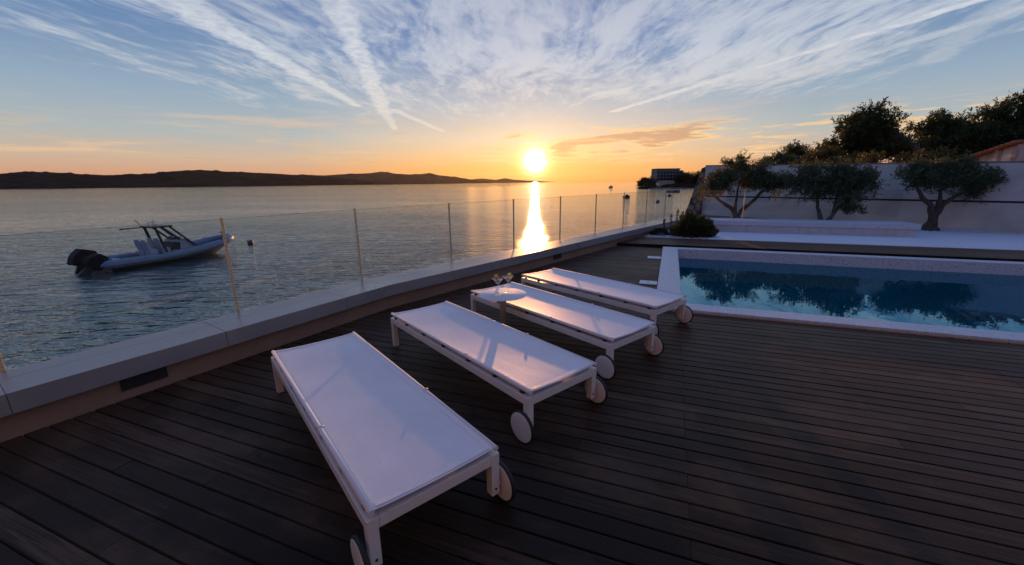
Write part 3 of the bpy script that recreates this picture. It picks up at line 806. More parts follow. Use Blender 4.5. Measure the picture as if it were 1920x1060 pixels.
olive('olive_tree', 'wide dark olive tree with a forked trunk behind the glass screen', (4.44, 15.3, G),
      [([(0, 0, 0), V(-.05, 0, .25), V(-.20, 0, .62), V(-.3, 0, 1.2)], [.12, .08, .06, .03]), ([V(.06, 0, 0), V(.18, 0, .22), V(.38, 0, .55), V(.75, 0, .95)], [.09, .075, .06, .03]),
       ([V(.3, 0, .45), V(.35, 0, .9), V(.35, 0, 1.4)], [.05, .04, .02])],
      [B(-.85, 0, 1.20, .42, .45, .35), B(-.45, 0, 1.40, .55, .5, .42), B(.15, 0, 1.35, .55, .5, .50), B(.75, 0, 1.25, .60, .5, .55), B(1.15, 0, 1.15, .42, .4, .55), B(.45, 0, 1.72, .55, .4, .25), B(-.55, 0, 1.75, .50, .4, .18),
       B(.65, 0, .72, .38, .35, .28), B(.95, 0, .50, .25, .25, .2), B(-.2, 0, 1.0, .3, .3, .25)], 1700, M['olive_leaf'])
olive('olive_tree', 'gnarled olive tree with spreading limbs and flared base on white pebbles', (7.0, 15.1, G),
      [([(0, 0, -0.02), V(-.01, 0, .10), V(-.02, 0, .28), V(.0, 0, .50)], [.27, .20, .13, .13]), ([V(-.04, 0, .42), V(-.15, 0, .72), V(-.45, 0, .95), V(-.72, 0, 1.28)], [.11, .085, .065, .035]),
       ([V(.02, 0, .45), V(.06, 0, .80), V(.02, 0, 1.2)], [.10, .075, .03]), ([V(.05, 0, .48), V(.22, 0, .76), V(.55, 0, 1.0), V(.95, 0, 1.2)], [.10, .075, .055, .03])],
      [B(-.85, 0, 1.50, .35, .4, .30), B(-.5, 0, 1.42, .45, .4, .36), B(-.05, 0, 1.40, .42, .4, .36), B(.4, 0, 1.42, .42, .4, .38), B(.55, 0, 1.75, .35, .3, .20), B(.9, 0, 1.30, .45, .4, .32), B(1.25, 0, 1.32, .42, .3, .20),
       B(1.5, 0, 1.58, .22, .15, .06), B(-.7, 0, 1.78, .35, .25, .10), B(-.1, 0, 1.72, .3, .25, .12), B(.95, 0, .95, .18, .18, .14)], 1500, M['olive_leaf'])
olive('olive_tree', 'olive tree cut off by the right edge, only leaf tips in view', (9.75, 14.1, G),
      [([(0, 0, 0), V(0, 0, .5), V(-.1, 0, .9)], [.14, .1, .06])],
      [B(-.25, 0, 1.0, .40, .35, .34), B(.2, 0, 1.2, .5, .4, .4), B(.5, 0, 1.05, .45, .4, .4)], 300, M['olive_leaf'])

# planted mounds by the end of the parapet
bu = thing('round_bush', 'dense round evergreen bush on white pebbles where the parapet meets the bench wall', 'bush', (0.62, 11.95, 0.06))
b_ = MB()
for _ in range(2600):
    v = sph().normalized(); v.z = abs(v.z); rr = rnd.uniform(0.55, 1.0)
    p = Vector((v.x * .50 * rr, v.y * .42 * rr, v.z * .50 * rr + 0.02)); p *= 1 + .42 * mn.noise(v * 2.2 + Vector((3, 1, 4))) + .10 * mn.noise(v * 7)
    d = (v + Vector((0, 0, .55)) + sph() * .4).normalized(); t_ = rnd.random()
    for k in range(7): leaf(b_, p + sph() * .02, d + sph() * .5, rnd.uniform(.06, .12), .016, min(1, max(0, t_ * .6 + rnd.random() * .4)))
b_.build('foliage', M['bush_leaf'], bu, fix=False)
b_ = MB()
for k in range(7):
    a = k * .9; b_.tube([(0, 0, -.01), (math.cos(a) * .1, math.sin(a) * .08, .15), (math.cos(a) * .25, math.sin(a) * .2, .34)], [.018, .012, .005], 6)
b_.build('stem', M['bark'], bu)
sp = thing('spurge_plant', 'spiky upright stalks rising behind the left side of the round bush', 'plant', (0.18, 12.55, 0.06))
for k, (dx, h) in enumerate(((-.28, .40), (-.13, .55), (0.0, .68), (.10, .52), (.2, .62), (.3, .44))):
    b_ = MB(); lean = rnd.uniform(-.05, .05); dyy = rnd.uniform(-.1, .1)
    b_.tube([(dx, dyy, -.01), (dx + lean, dyy, h)], [.008, .005], 6, tint=0.3)
    for i in range(150):
        u = rnd.uniform(.25, 1) ** 0.6; p = Vector((dx + lean * u, dyy, h * u)); a = rnd.random() * 6.28
        leaf(b_, p, Vector((math.cos(a), math.sin(a), rnd.uniform(.2, 1.1))), rnd.uniform(.04, .075), .012, rnd.random())
    b_.build('stalk', M['bush_leaf'], sp, fix=False)
gp = thing('grey_shrub', 'small grey brown shrub on pebbles against the parapet', 'shrub', (-0.22, 12.0, 0.06))
b_ = MB()
for _ in range(700):
    v = sph().normalized(); v.z = abs(v.z); p = Vector((v.x * .24, v.y * .2, v.z * .20)) * rnd.uniform(.6, 1)
    for k in range(5): leaf(b_, p, v + sph() * .6, rnd.uniform(.03, .06), .010, rnd.random())
b_.build('foliage', M['grey_leaf'], gp, fix=False)

# trees and shrubs beyond the wall
def far_tree(name, label, cat, u, v_base, d, blobs_px, trunk_px, ntw, leafmat, ll, group, depth=1.0, nl=14, drop=3):
    """blobs_px: (u, v, ru, rv) in photograph pixels, turned into real sizes at distance d"""
    base = far(u, v_base, d); base.z = 0.0
    r = thing(name, label, cat, base, 0, group)
    def pt(u_, v_): return far(u_, v_, d) - base
    k = d / FPX * 1.04
    b_ = MB()
    for path, rads in trunk_px:
        b_.tube([pt(*p) if p[1] is not None else Vector((0, 0, -0.3)) for p in path], [q * k for q in rads], 8)
    b_.build('trunk', M['bark'], r)
    b_ = MB(); bl = []
    for (bu_, bv, ru, rv) in blobs_px:
        p = pt(bu_, bv + drop); dp = rnd.uniform(-.4, .4) * depth
        bl.append((p.x - 0.361 * dp, p.y + .93 * dp, p.z, ru * k, max(ru * k * .8, .5 * depth), rv * k))
    foliage(b_, bl, ntw, nl, ll * 1.9, ll, ll * .34, 0.6, 0.0, 1.0, 0.3)
    b_.build('crown', leafmat, r, fix=False)
    return r
GT = 'trees standing behind the garden wall'
far_tree('pine_tree', 'tallest rounded pine with a leaning trunk on its right, behind the garden wall', 'tree', 1700, 320, 25,
         [(1640, 232, 26, 22), (1618, 222, 16, 14), (1600, 255, 32, 24), (1570, 268, 26, 20), (1650, 258, 26, 20), (1625, 282, 45, 22), (1560, 290, 26, 14), (1667, 240, 12, 14), (1685, 252, 10, 6), (1700, 262, 8, 7), (1665, 285, 30, 18), (1548, 275, 10, 8)],
         [([(1700, None), (1730, 296), (1700, 268), (1672, 244)], [9, 7, 5, 2.5]), ([(1730, 296), (1660, 285), (1610, 262)], [6, 4, 2])], 2600, M['pine_leaf'], 0.13, GT)
far_tree('pine_tree', 'broad pine in the middle of the dark row, right of the gap in the trees', 'tree', 1770, 320, 27,
         [(1748, 247, 22, 16), (1765, 238, 24, 16), (1790, 240, 22, 16), (1765, 270, 40, 22), (1800, 262, 30, 22), (1745, 290, 40, 12), (1731, 236, 6, 8), (1790, 285, 30, 16)],
         [([(1770, None), (1772, 300), (1765, 262)], [8, 6, 3])], 2600, M['pine_leaf'], 0.135, GT, drop=8)
far_tree('pine_tree', 'high pine at the right edge above the tiled gable', 'tree', 1895, 330, 28,
         [(1830, 232, 24, 18), (1855, 222, 24, 20), (1885, 212, 18, 18), (1910, 208, 22, 22), (1940, 200, 25, 22), (1870, 250, 45, 26), (1830, 262, 30, 22), (1920, 245, 45, 32), (1880, 200, 8, 8), (1912, 188, 8, 8), (1900, 270, 50, 18), (1965, 220, 30, 30)],
         [([(1895, None), (1898, 300), (1890, 250)], [9, 7, 3])], 2800, M['pine_leaf'], 0.14, GT, drop=10)
far_tree('round_tree', 'small round tree alone against the orange sky left of the big pine', 'tree', 1496, 325, 32,
         [(1496, 280, 17, 11), (1484, 288, 14, 9), (1508, 288, 14, 9), (1496, 298, 22, 10)],
         [([(1496, None), (1497, 308), (1496, 285)], [3, 2.2, 1.2])], 520, M['pine_leaf'], 0.13, GT)
far_tree('broom_shrub', 'ochre sunlit shrub over the wall between the small round tree and the big pine', 'shrub', 1545, 325, 23,
         [(1530, 296, 14, 10), (1552, 298, 18, 11), (1575, 298, 16, 12), (1600, 302, 20, 10)],
         [([(1545, None), (1550, 312), (1552, 300)], [3, 2, 1])], 420, M['shrub_leaf'], 0.12, 'shrubs showing over the garden wall')
far_tree('broom_shrub', 'low dark shrub over the wall just left of the small round tree', 'shrub', 1460, 325, 26,
         [(1445, 304, 14, 6), (1462, 302, 12, 9), (1476, 304, 10, 8), (1456, 297, 5, 7)],
         [([(1460, None), (1461, 312), (1461, 302)], [2.5, 2, 1])], 260, M['olive_leaf'], 0.13, 'shrubs showing over the garden wall')
far_tree('broom_shrub', 'olive green shrub against the wall top in front of the dark pine row', 'shrub', 1690, 325, 19,
         [(1640, 300, 14, 8), (1700, 302, 18, 8), (1740, 303, 22, 7), (1770, 300, 14, 10)],
         [([(1690, None), (1700, 312), (1702, 303)], [2.5, 2, 1])], 300, M['shrub_leaf'], 0.11, 'shrubs showing over the garden wall')

# outbuilding with tiled gable behind the wall
gd = 20.5
A_ = far(1786, 306, gd + 1.0); B_ = far(1917, 262, gd - 1.2); C_ = far(1904, 306, gd - 1.2)
ob = thing('outbuilding', 'old white outbuilding with sloping red tiled roof edge above the garden wall', 'outbuilding', (A_.x, A_.y, 0))
dv = Vector((B_.x - A_.x, B_.y - A_.y, 0)); Lg = dv.length; dv.normalize(); nv = Vector((-dv.y, dv.x, 0))
if nv.y < 0: nv = -nv
def gp_(a, b, z): p = dv * a + nv * b; return (p.x, p.y, z)
b_ = MB(); zA, zB = A_.z - .08, B_.z - .10
q = [gp_(0, 0, 0), gp_(Lg * .96, 0, 0), gp_(Lg * .96, 0, zA + (zB - zA) * .96), gp_(0, 0, zA)]
p2 = [gp_(0, 3.5, 0), gp_(Lg * .96, 3.5, 0), gp_(Lg * .96, 3.5, zA + (zB - zA) * .96), gp_(0, 3.5, zA)]
b_.face(q); b_.face(p2[::-1])
for i in range(4): b_.face([q[i], q[(i + 1) % 4], p2[(i + 1) % 4], p2[i]])
b_.build('wall', M['old_plaster'], ob)
b_ = MB(); n_t = 15
for row in range(n_t):
    for cidx in range(9):
        a0 = -.12 + (Lg + .2) * row / n_t; a1 = a0 + (Lg + .2) / n_t * 1.25; yb = -.10 + cidx * .42
        za = zA + (zB - zA) * a0 / Lg + .02; zb_ = zA + (zB - zA) * a1 / Lg + .02
        b_.tube([Vector(gp_(a0, yb, za + .035)), Vector(gp_(a1, yb, zb_ + .01))], [.105, .085], 8, squash=.55)
b_.build('roof', M['brick_tile'], ob)

# ------------------------------------------------------------------ inflatable motor boat
BT = thing('motor_boat', 'pale blue rigid inflatable boat with twin black outboards moored beyond the glass', 'boat', (-26.2, 10.85, SEA), R(88.5))
BT.scale = (0.90, 0.90, 0.90)
def bt(mb, name, mm, parent=BT): return mb.build(name, mm, parent)
def tz(x): return 0.40 + 0.62 * max(0, (x - 2.0) / 5.2) ** 2.0      # sheer of the tubes
def half(x): return 1.08 if x < 4.3 else 1.08 * math.sqrt(max(0, 1 - ((x - 4.3) / 2.95) ** 2.1))
side = [(-0.35, 1.08), (-0.1, 1.08)] + [(x * .25, half(x * .25)) for x in range(1, 29)]
path = [(x, y, tz(x)) for x, y in side] + [(7.25, 0, tz(7.2))] + [(x, -y, tz(x)) for x, y in side[::-1]]
rad = [.06, .24] + [.25 - .05 * max(0, (x - 5) / 2.2) for x, y in side[2:]]; rad = rad + [.19] + rad[::-1]
b_ = MB(); b_.tube(path, rad, 14); tubes = bt(b_, 'inflatable_tube', M['tube_blue'])
b_ = MB(); b_.tube([(x, y * 1.0 + .245 if y > 0 else y, z - .02) for (x, y, z) in path[1:len(side)]], .035, 6); b_.tube([(x, -(y + .245), z - .02) for (x, y, z) in path[1:len(side)]], .035, 6)
bt(b_, 'rub_strake', M['hull_grey'], tubes)
b_ = MB()
def hull(u, v):
    x = 0.05 + u * 7.0; hw = half(x) * .98; k = abs(v * 2 - 1); s = 1 if v > .5 else -1
    keel = -.35 + .95 * max(0, (u - .62) / .38) ** 2.2
    return (x, s * k * hw, keel + (tz(x) - .10 - keel) * k ** .8)
b_.grid(hull, 40, 12); b_.box((0.03, -.95, -.3), (0.12, .95, .55)); bt(b_, 'hull', M['hull_grey'])
b_ = MB(); b_.grid(lambda u, v: (0.1 + u * 6.4, (v * 2 - 1) * half(0.1 + u * 6.4) * .9, tz(0.1 + u * 6.4) - .08), 24, 4); bt(b_, 'floor', M['tube_blue'])
b_ = MB(); b_.box((.12, -.8, .34), (1.0, .8, .52), bev=.03); b_.box((.14, -.8, .52), (.30, .8, .72), bev=.03); bt(b_, 'stern_bench', M['tube_blue'])
for x0 in (2.15, 2.80):
    b_ = MB()
    for y in (-.33, .33):
        b_.box((x0, y - .27, .36), (x0 + .42, y + .27, .86), bev=.04)
        rt = Matrix.Rotation(R(-14), 3, 'Y'); b_.box((-.07, y - .27, 0), (.07, y + .27, .52), rt, (x0 + .05, 0, .84), bev=.05)
        b_.box((-.06, y - .17, .52), (.06, y + .17, .64), rt, (x0 + .03, 0, .84), bev=.04)
    bt(b_, 'seat', M['boat_white'])
b_ = MB()
prof = [(3.35, .34), (3.55, 1.25), (3.85, 1.38), (4.15, 1.28), (5.05, .52), (5.15, .36)]
l = [b_.bm.verts.new((x, -.52, z)) for x, z in prof]; r_ = [b_.bm.verts.new((x, .52, z)) for x, z in prof]
b_.bm.faces.new(l); b_.bm.faces.new(r_[::-1])
for i in range(len(prof)):
    j = (i + 1) % len(prof); b_.bm.faces.new((l[i], l[j], r_[j], r_[i]))
con = bt(b_, 'console', M['boat_white'])
b_ = MB(); b_.box((3.40, -.53, .72), (3.80, .53, 1.20), Matrix.Rotation(R(8), 3, 'Y'), (-.06, 0, .45), bev=.05); b_.box((3.6, -.50, 1.375), (4.0, .50, 1.44), bev=.03); bt(b_, 'dashboard', M['boat_dark'], con)
b_ = MB(); b_.lathe([(.17, -.015), (.19, 0), (.17, .015), (.15, 0), (.17, -.015)], 20, (3.42, 0, 1.02), rot=Matrix.Rotation(R(70), 3, 'Y')); bt(b_, 'steering_wheel', M['boat_dark'], con)
b_ = MB()
for y in (-.58, .58):
    b_.bar((3.05, y, .40), (2.68, y * .95, 2.12), .16, .09); b_.bar((3.85, y, 1.28), (3.02, y * .95, 2.12), .13, .08); b_.bar((4.65, y, .80), (3.42, y * .95, 2.12), .13, .08); b_.bar((4.75, y, .78), (5.0, y * .9, .55), .08, .04)
top_ = bt(b_, 'roof_frame', M['boat_dark'])
b_ = MB(); b_.box((2.50, -.66, 2.10), (3.55, .66, 2.19), bev=.02); bt(b_, 'roof', M['boat_dark'], top_)
b_ = MB(); b_.tube([(2.5, .3, 2.15), (2.15, .3, 2.62)], .02, 6); bt(b_, 'antenna', M['boat_dark'], top_)
b_ = MB(); b_.tube([(2.75, -.3, 2.15), (2.75, -.3, 2.44)], .018, 6); b_.tube([(2.5, -.3, 2.16), (2.5, -.3, 2.40), (2.75, -.3, 2.42)], .014, 6); bt(b_, 'roof_rail', M['boat_dark'], top_)
b_ = MB(); b_.tube([(3.05, 0, 2.15), (2.9, 0, 2.6)], .012, 6); bt(b_, 'antenna', M['boat_dark'], top_)
b_ = MB(); b_.tube([(2.4, .4, 2.13), (1.5, .4, 2.11)], .03, 6); b_.box((1.45, .33, 2.08), (1.62, .47, 2.16), bev=.02); bt(b_, 'roof_arm', M['boat_dark'], top_)
b_ = MB(); b_.tube([(6.75, 0, 1.0), (6.75, 0, 1.30)], .025, 6); b_.lathe([(0, -.08), (.06, -.06), (.085, 0), (.06, .06), (0, .08)], 12, (6.75, 0, 1.36)); bt(b_, 'bow_light', M['boat_dark'])
for x in (2.3, 4.6, 6.0):
    for s_ in (-1, 1): b_ = MB(); b_.box((x, s_ * (half(x) + .05) - .05, tz(x) + .235), (x + .26, s_ * (half(x) + .05) + .05, tz(x) + .262), bev=.01); bt(b_, 'grab_handle', M['boat_dark'])
for (y, ang, sc_) in ((.45, 24, 1.18), (-.45, 48, 1.0)):       # outboards tilted up out of the water
    rt = Matrix.Rotation(R(-ang), 3, 'Y')                     # bow-ward tilt of the heads
    rt = Matrix.Rotation(R(ang), 3, 'Y'); of = (-.50, y, .24)
    b_ = MB()
    pf = [(-.46, .02), (-.50, .40), (-.34, .82), (.18, .88), (.30, .62), (.26, .05)]
    l = [(x * sc_, -.33, z * sc_) for x, z in pf]; r2_ = [(x * sc_, .33, z * sc_) for x, z in pf]
    b2 = bmesh.new(); lv = [b2.verts.new(p) for p in l]; rv = [b2.verts.new(p) for p in r2_]
    b2.faces.new(lv); b2.faces.new(rv[::-1])
    for i in range(6): b2.faces.new((lv[i], lv[(i + 1) % 6], rv[(i + 1) % 6], rv[i]))
    bmesh.ops.bevel(b2, geom=list(b2.edges), offset=.035, segments=2, affect='EDGES')
    b_._add(b2, rt, of, 0, .5, False); mo = bt(b_, 'outboard', M['cowling'])
    b_ = MB(); b_.box((-.24, -.09, -1.45), (.12, .09, .05), rt, of, bev=.03); b_.box((-.46, -.18, -1.05), (.06, .18, -1.0), rt, of); b_.tube([rt @ Vector((-.46, 0, -1.3)) + Vector(of), rt @ Vector((.24, 0, -1.3)) + Vector(of)], [.10, .08], 10)
    bt(b_, 'leg', M['boat_dark'], mo)
    b_ = MB()
    for k in range(3):
        a = k * 2.094; b_.face([rt @ Vector((-.50, math.cos(a + t2) * q2, -1.3 + math.sin(a + t2) * q2)) + Vector(of) + Vector((t2 * .05, 0, 0)) for t2, q2 in ((-.3, .04), (-.45, .17), (.1, .20), (.4, .16), (.3, .04))])
    bt(b_, 'propeller', M['hull_grey'], mo)
b_ = MB(); b_.tube([(7.2, 0, .75), (7.45, .0, .1), (7.5, 0, -.1)], .012, 5); bt(b_, 'mooring_line', M['hull_grey'])

def buoy(label, x, y, s, cyl=False):
    r = thing('mooring_buoy', label, 'buoy', (x, y, SEA), 0, 'mooring buoys on the water')
    b_ = MB()
    if cyl: b_.lathe([(0, -.2 * s), (.55 * s, -.2 * s), (.6 * s, -.1 * s), (.6 * s, .75 * s), (.5 * s, .85 * s), (0, .85 * s)], 20, rot=Matrix.Rotation(.2, 3, 'X'))
    else: b_.lathe([(0, -.4 * s), (.4 * s, -.3 * s), (.55 * s, .1 * s), (.4 * s, .5 * s), (.12 * s, .66 * s), (0, .66 * s)], 16)
    b_.build('float', M['buoy'], r)
    b_ = MB(); z = .85 * s if cyl else .64 * s; b_.tube([(0, -.1 * s, z), (0, -.1 * s, z + .14 * s), (0, .1 * s, z + .14 * s), (0, .1 * s, z)], .025 * s, 6); b_.build('ring', M['boat_dark'], r)
buoy('rusty drum shaped mooring buoy just off the bow of the grey inflatable', -27.75, 19.9, .30, True)
buoy('small dark buoy on the water below the pale open boat', -0.48, 118, 1.0)
buoy('small dark buoy closest to the balustrade, left of the parapet end', -2.34, 83, .75)

# distant moored boats
def small_boat(name, label, x, y, L, beam, h, rz, hm, cabin=None, kind='boat'):
    r = thing(name, label, kind, (x, y, SEA), R(rz), 'small boats moored off the far shore')
    b_ = MB()
    def hf(u, v):
        w = beam / 2 * (1 - max(0, (u - .45) / .55) ** 2.2); k = v * 2 - 1
        return ((u - .5) * L, k * w * (.75 + .25 * abs(k)), -.15 + (h + .15 + .35 * h * u * u) * abs(k) ** .7)
    b_.grid(hf, 14, 8); b_.grid(lambda u, v: ((u - .5) * L * .97, (v * 2 - 1) * beam / 2 * .93 * (1 - max(0, (u - .45) / .55) ** 2.2), h * .62), 10, 2)
    b_.build('hull', hm, r)
    b_ = MB()
    if cabin == 'house': b_.box((-L * .10, -beam * .32, h * .6), (L * .22, beam * .32, h * 1.9), bev=.08)
    elif cabin == 'people':
        b_.box((-L * .3, -beam * .4, h * .6), (-L * .2, beam * .4, h * 1.1)); b_.box((L * .05, -beam * .4, h * .6), (L * .15, beam * .4, h * 1.1))
    else: b_.box((-L * .35, -beam * .38, h * .62), (-L * .25, beam * .38, h * .85)); b_.box((0, -beam * .38, h * .62), (L * .08, beam * .38, h * .85))
    b_.build('cabin' if cabin == 'house' else 'thwart', M['boat_dark'] if hm is not M['boat_cream'] else hm, r)
    return r
small_boat('moored_boat', 'dark motor boat with low cabin off the tip of the wooded point', -13.8, 232, 6.2, 2.2, .95, 20, M['boat_dark'], 'house')
small_boat('moored_boat', 'tiny pale boat close under the wooded point', -6.5, 230, 2.6, 1.2, .5, 10, M['boat_cream'])
small_boat('moored_boat', 'pale reddish open boat nearest the sandy shore', 0.5, 156, 4.7, 1.7, .75, 18, M['boat_cream'], 'people')
small_boat('moored_boat', 'small dark dinghy seen beside a balustrade post', -10.4, 106, 1.75, .9, .42, 25, M['boat_dark'], 'house', 'dinghy')
small_boat('moored_boat', 'faint tiny boat alone far out on open water', -37.7, 278, 2.6, 1.2, .7, 10, M['boat_dark'], 'house')

# ------------------------------------------------------------------ wooded point with hotel
def shore_pt(u, v):
    r = ray(u, v); k = (SEA - CAM.z) / r.z; return CAM + r * k
sh = [(1197, 349.2), (1206, 350.2), (1222, 350.8), (1240, 351.0), (1262, 351.2), (1285, 351.0), (1312, 350.8), (1345, 350.8)]
ph = MB()
def pen(u, v):
    k = u * (len(sh) - 1); i = min(int(k), len(sh) - 2); a = shore_pt(*sh[i]); b = shore_pt(*sh[i + 1]); p = a.lerp(b, k - i)
    dn_ = Vector((p.x, p.y, 0)).normalized(); q = p + dn_ * v * 70
    q.z = SEA - .4 + 1.2 * min(1, v * 12) + (1.0 + .8 * min(1, u * 4)) * min(1, u * 6) * (1 - (2 * min(1, v * 1.2) - 1) ** 2) + mn.noise(Vector((q.x * .1, q.y * .1, 0))) * .5
    return q
ph.grid(pen, 40, 16)
tag(ph.build('headland', M['hill_scrub']), kind='structure')
ht = far(1250, 340, 322); hp = Vector((ht.x, ht.y, 0))
hotel = thing('hotel', 'blocky pale hotel of several storeys on the wooded point across the bay', 'hotel', hp, R(21))
b_ = MB(); b_.box((-9.6, -6, -3), (9.0, 6, 8.2)); b_.box((-9.6, -5.2, 8.2), (6.8, 5.5, 9.6)); b_.box((9.0, -5, -3), (12.2, 5, 5.6)); b_.build('wall', M['concrete'], hotel)
b_ = MB(); b_.box((-9.9, -5.6, 9.6), (7.1, 5.8, 9.95)); b_.box((7.1, -6.2, 8.2), (9.3, 6.2, 8.5)); b_.build('roof', M['wall_cap'], hotel)
wn_o = None
for fl in range(4):
    for k in range(8):
        if wn_o is None:
            b_ = MB(); b_.box((-.7, -.06, 0), (.7, .06, 1.5)); wn_o = b_.build('window', M['window_dark'], hotel); o = wn_o
        else: o = wn_o.copy(); COL.objects.link(o); o.parent = hotel
        o.location = (-8.3 + k * 2.2, -6.03, -.4 + fl * 2.2)
for fl in range(4):
    b_ = MB(); b_.box((-9.5, -7.0, -.75 + fl * 2.2), (8.9, -6.003, -.55 + fl * 2.2)); b_.build('balcony', M['boat_white'], hotel)
GC = 'trees on the wooded point'
cl = ['dark tree at the outer tip of the wooded point', 'dark tree second from the tip of the point', 'low tree in front of the hotel, left half', 'low tree in front of the hotel, centre', 'low tree in front of the hotel, right half',
      'round tree just right of the hotel', 'taller tree right of the hotel, toward the wall', 'tree at the landward end of the point, next to the garden wall', 'tree partly hidden by the end of the garden wall']
for k, (u, v, ru, rv, d) in enumerate(((1205, 339, 6, 4, 318), (1217, 340, 8, 6, 312), (1231, 343, 10, 5, 305), (1248, 343, 10, 5, 303), (1264, 341, 10, 6, 303), (1274, 334, 8, 9, 305), (1287, 331, 9, 11, 303), (1301, 333, 10, 12, 300), (1316, 331, 11, 13, 300))):
    far_tree('coast_tree', cl[k], 'tree', u, 350, d, [(u, v, ru, rv), (u - ru * .7, v + 3, ru * .7, rv * .8), (u + ru * .7, v + 2, ru * .7, rv * .8), (u, v + 6, ru * 1.2, rv * .6)],
             [([(u, None), (u, v + 3), (u, v)], [.9, .7, .4])], 420, M['coast_leaf'], 1.0, GC, depth=4.0, nl=9)
b_ = MB(); bh = far(1247, 345, 296); b_.box((-5, -3, 0), (5, 3, 2.6)); bhut = thing('beach_hut', 'low reddish beach hut at the waterline under the hotel', 'hut', (bh.x, bh.y, SEA + .3), R(20))
b_.build('wall', M['boat_cream'], bhut)
b_ = MB(); b_.face([(-5.4, -3.4, 2.6), (5.4, -3.4, 2.6), (5.4, 0, 3.7), (-5.4, 0, 3.7)]); b_.face([(-5.4, 3.4, 2.6), (-5.4, 0, 3.7), (5.4, 0, 3.7), (5.4, 3.4, 2.6)]); b_.build('roof', M['brick_tile'], bhut)

# land behind the garden wall
ld = MB()
e0 = WA + WD * K1
ld.prism([(16, 12.5), (60, 14), (60, 300), tuple(far(1330, 350, 300).xy), (e0.x + 3.5, e0.y + 4), (e0.x + 0.6, e0.y + 0.4), (9.2, 15.6)], SEA - 1, 0.02)
tag(ld.build('ground', M['earth']), kind='structure')

# ------------------------------------------------------------------ island hills
def ridge(name, pts, D, depth, seed, back=1.6):
    mb = MB(); pts = [(-520, pts[0][1] + 4), (-250, pts[0][1] - 4)] + pts if pts[0][0] == 0 else pts
    nu = 260; nv = 18
    def sil(u):
        for a, b in zip(pts, pts[1:]):
            if a[0] <= u <= b[0]:
                k = (u - a[0]) / (b[0] - a[0]); k = k * k * (3 - 2 * k) * .5 + k * .5; return a[1] + (b[1] - a[1]) * k
        return pts[-1][1]
    def f(i, j):
        u = pts[0][0] + (pts[-1][0] - pts[0][0]) * i
        top = far(u, sil(u), D + depth); ht_ = max(1.0, top.z - SEA)
        n = mn.fractal(Vector((u * .05, seed, j * 3)), 0.8, 2.2, 5) 
        s = j * back
        dist = D + depth * s
        p = far(u, 343, dist)
        h = math.sin(min(1, s) * math.pi / 2) ** 1.15 if s < 1 else max(0, math.cos((s - 1) / (back - 1) * math.pi / 2))
        h *= 1 + (.10 * n if 0.05 < s < .95 else 0.012 * n)
        return Vector((p.x, p.y, SEA - 1.5 + ht_ * h + (0 if s < .02 else .012 * ht_ * mn.noise(Vector((u * .6, s * 9, seed))))))
    mb.grid(f, nu, nv)
    return tag(mb.build(name, M['hill_scrub']), kind='structure')
ridge('hills', [(0, 326), (55, 321.5), (100, 323), (190, 328.5), (260, 327), (345, 321), (380, 318.5), (420, 321.5), (500, 324.5), (560, 328), (610, 332), (660, 336), (700, 341)], 3300, 900, 1.3)
ridge('hills', [(440, 334), (520, 330), (570, 328), (610, 329), (650, 326.5), (690, 325), (722, 322.7), (745, 326), (775, 327.5), (790, 326.5), (806, 324.5), (825, 329), (850, 331.5), (868, 334), (890, 338), (920, 341.5)], 6500, 1500, 5.1)
ridge('hills', [(780, 338), (820, 336), (868, 335), (885, 336.5), (905, 335), (930, 337), (947, 334.2), (965, 337), (990, 338.6), (1015, 340), (1040, 341.2)], 11000, 1500, 8.7)

# ------------------------------------------------------------------ unseen house added behind the viewer to bounce low sun, reflected in glass
hs = thing('house', 'unseen pale house added behind the deck to bounce warm sunlight', 'house', (4, -3.0, 0))
b_ = MB(); b_.box((-11, -8, -.05), (12, 0, 6.2)); b_.build('wall', M['added_house_wall'], hs)
for k in range(5):
    b_ = MB(); b_.box((-9 + k * 4.2, .003, .1), (-6.4 + k * 4.2, .05, 2.4)); b_.build('window', M['window_dark'], hs)

# ------------------------------------------------------------------ evening haze over the water
def haze_mat():
    m = bpy.data.materials.new('haze'); m.use_nodes = True; t = m.node_tree
    t.nodes.remove(t.nodes['Principled BSDF'])
    v = t.nodes.new('ShaderNodeVolumePrincipled'); v.inputs['Color'].default_value = (0.92, 0.90, 0.90, 1)
    v.inputs['Density'].default_value = 0.8e-5; v.inputs['Anisotropy'].default_value = 0.6
    t.links.new(v.outputs[0], t.nodes['Material Output'].inputs['Volume']); return m
hz = MB(); hz.box((-17000, -3500, SEA - 60), (17000, 17000, 420)); ho = hz.build('haze', haze_mat()); tag(ho, kind='stuff')

# ------------------------------------------------------------------ world: sky
wd_ = bpy.data.worlds.new('World'); scn.world = wd_; wd_.use_nodes = True
nt = NT(wd_.node_tree); t = nt.t
for n in list(t.nodes): t.nodes.remove(n)
out = nt.node('ShaderNodeOutputWorld')
gen = nt.node('ShaderNodeTexCoord').outputs['Generated']
dx, dy, dz = nt.sep(gen)
zc = dz.max(0.012)
hx = (dx * dx + dy * dy).sqrt().max(1e-4)
sunh = Vector((SUN.x, SUN.y)).normalized()
cosaz = (dx * sunh.x + dy * sunh.y) / hx
side_ = (dx * sunh.y - dy * sunh.x) / hx           # >0 right of the sun
ang = (dx * SUN.x + dy * SUN.y + dz * SUN.z).min(0.999999).acos() * 57.29578
zr = dz.max(0.0).sqrt()
def rs(stops): return [(math.sqrt(z), lin(c)) for z, c in stops]
ramp_side = nt.ramp(zr, rs([(0, (216, 146, 106)), (.02, (224, 164, 126)), (.055, (214, 188, 164)), (.10, (180, 190, 192)), (.17, (152, 176, 198)), (.27, (106, 140, 184)), (.37, (82, 118, 174)), (.6, (80, 114, 178)), (1, (74, 108, 176))]))
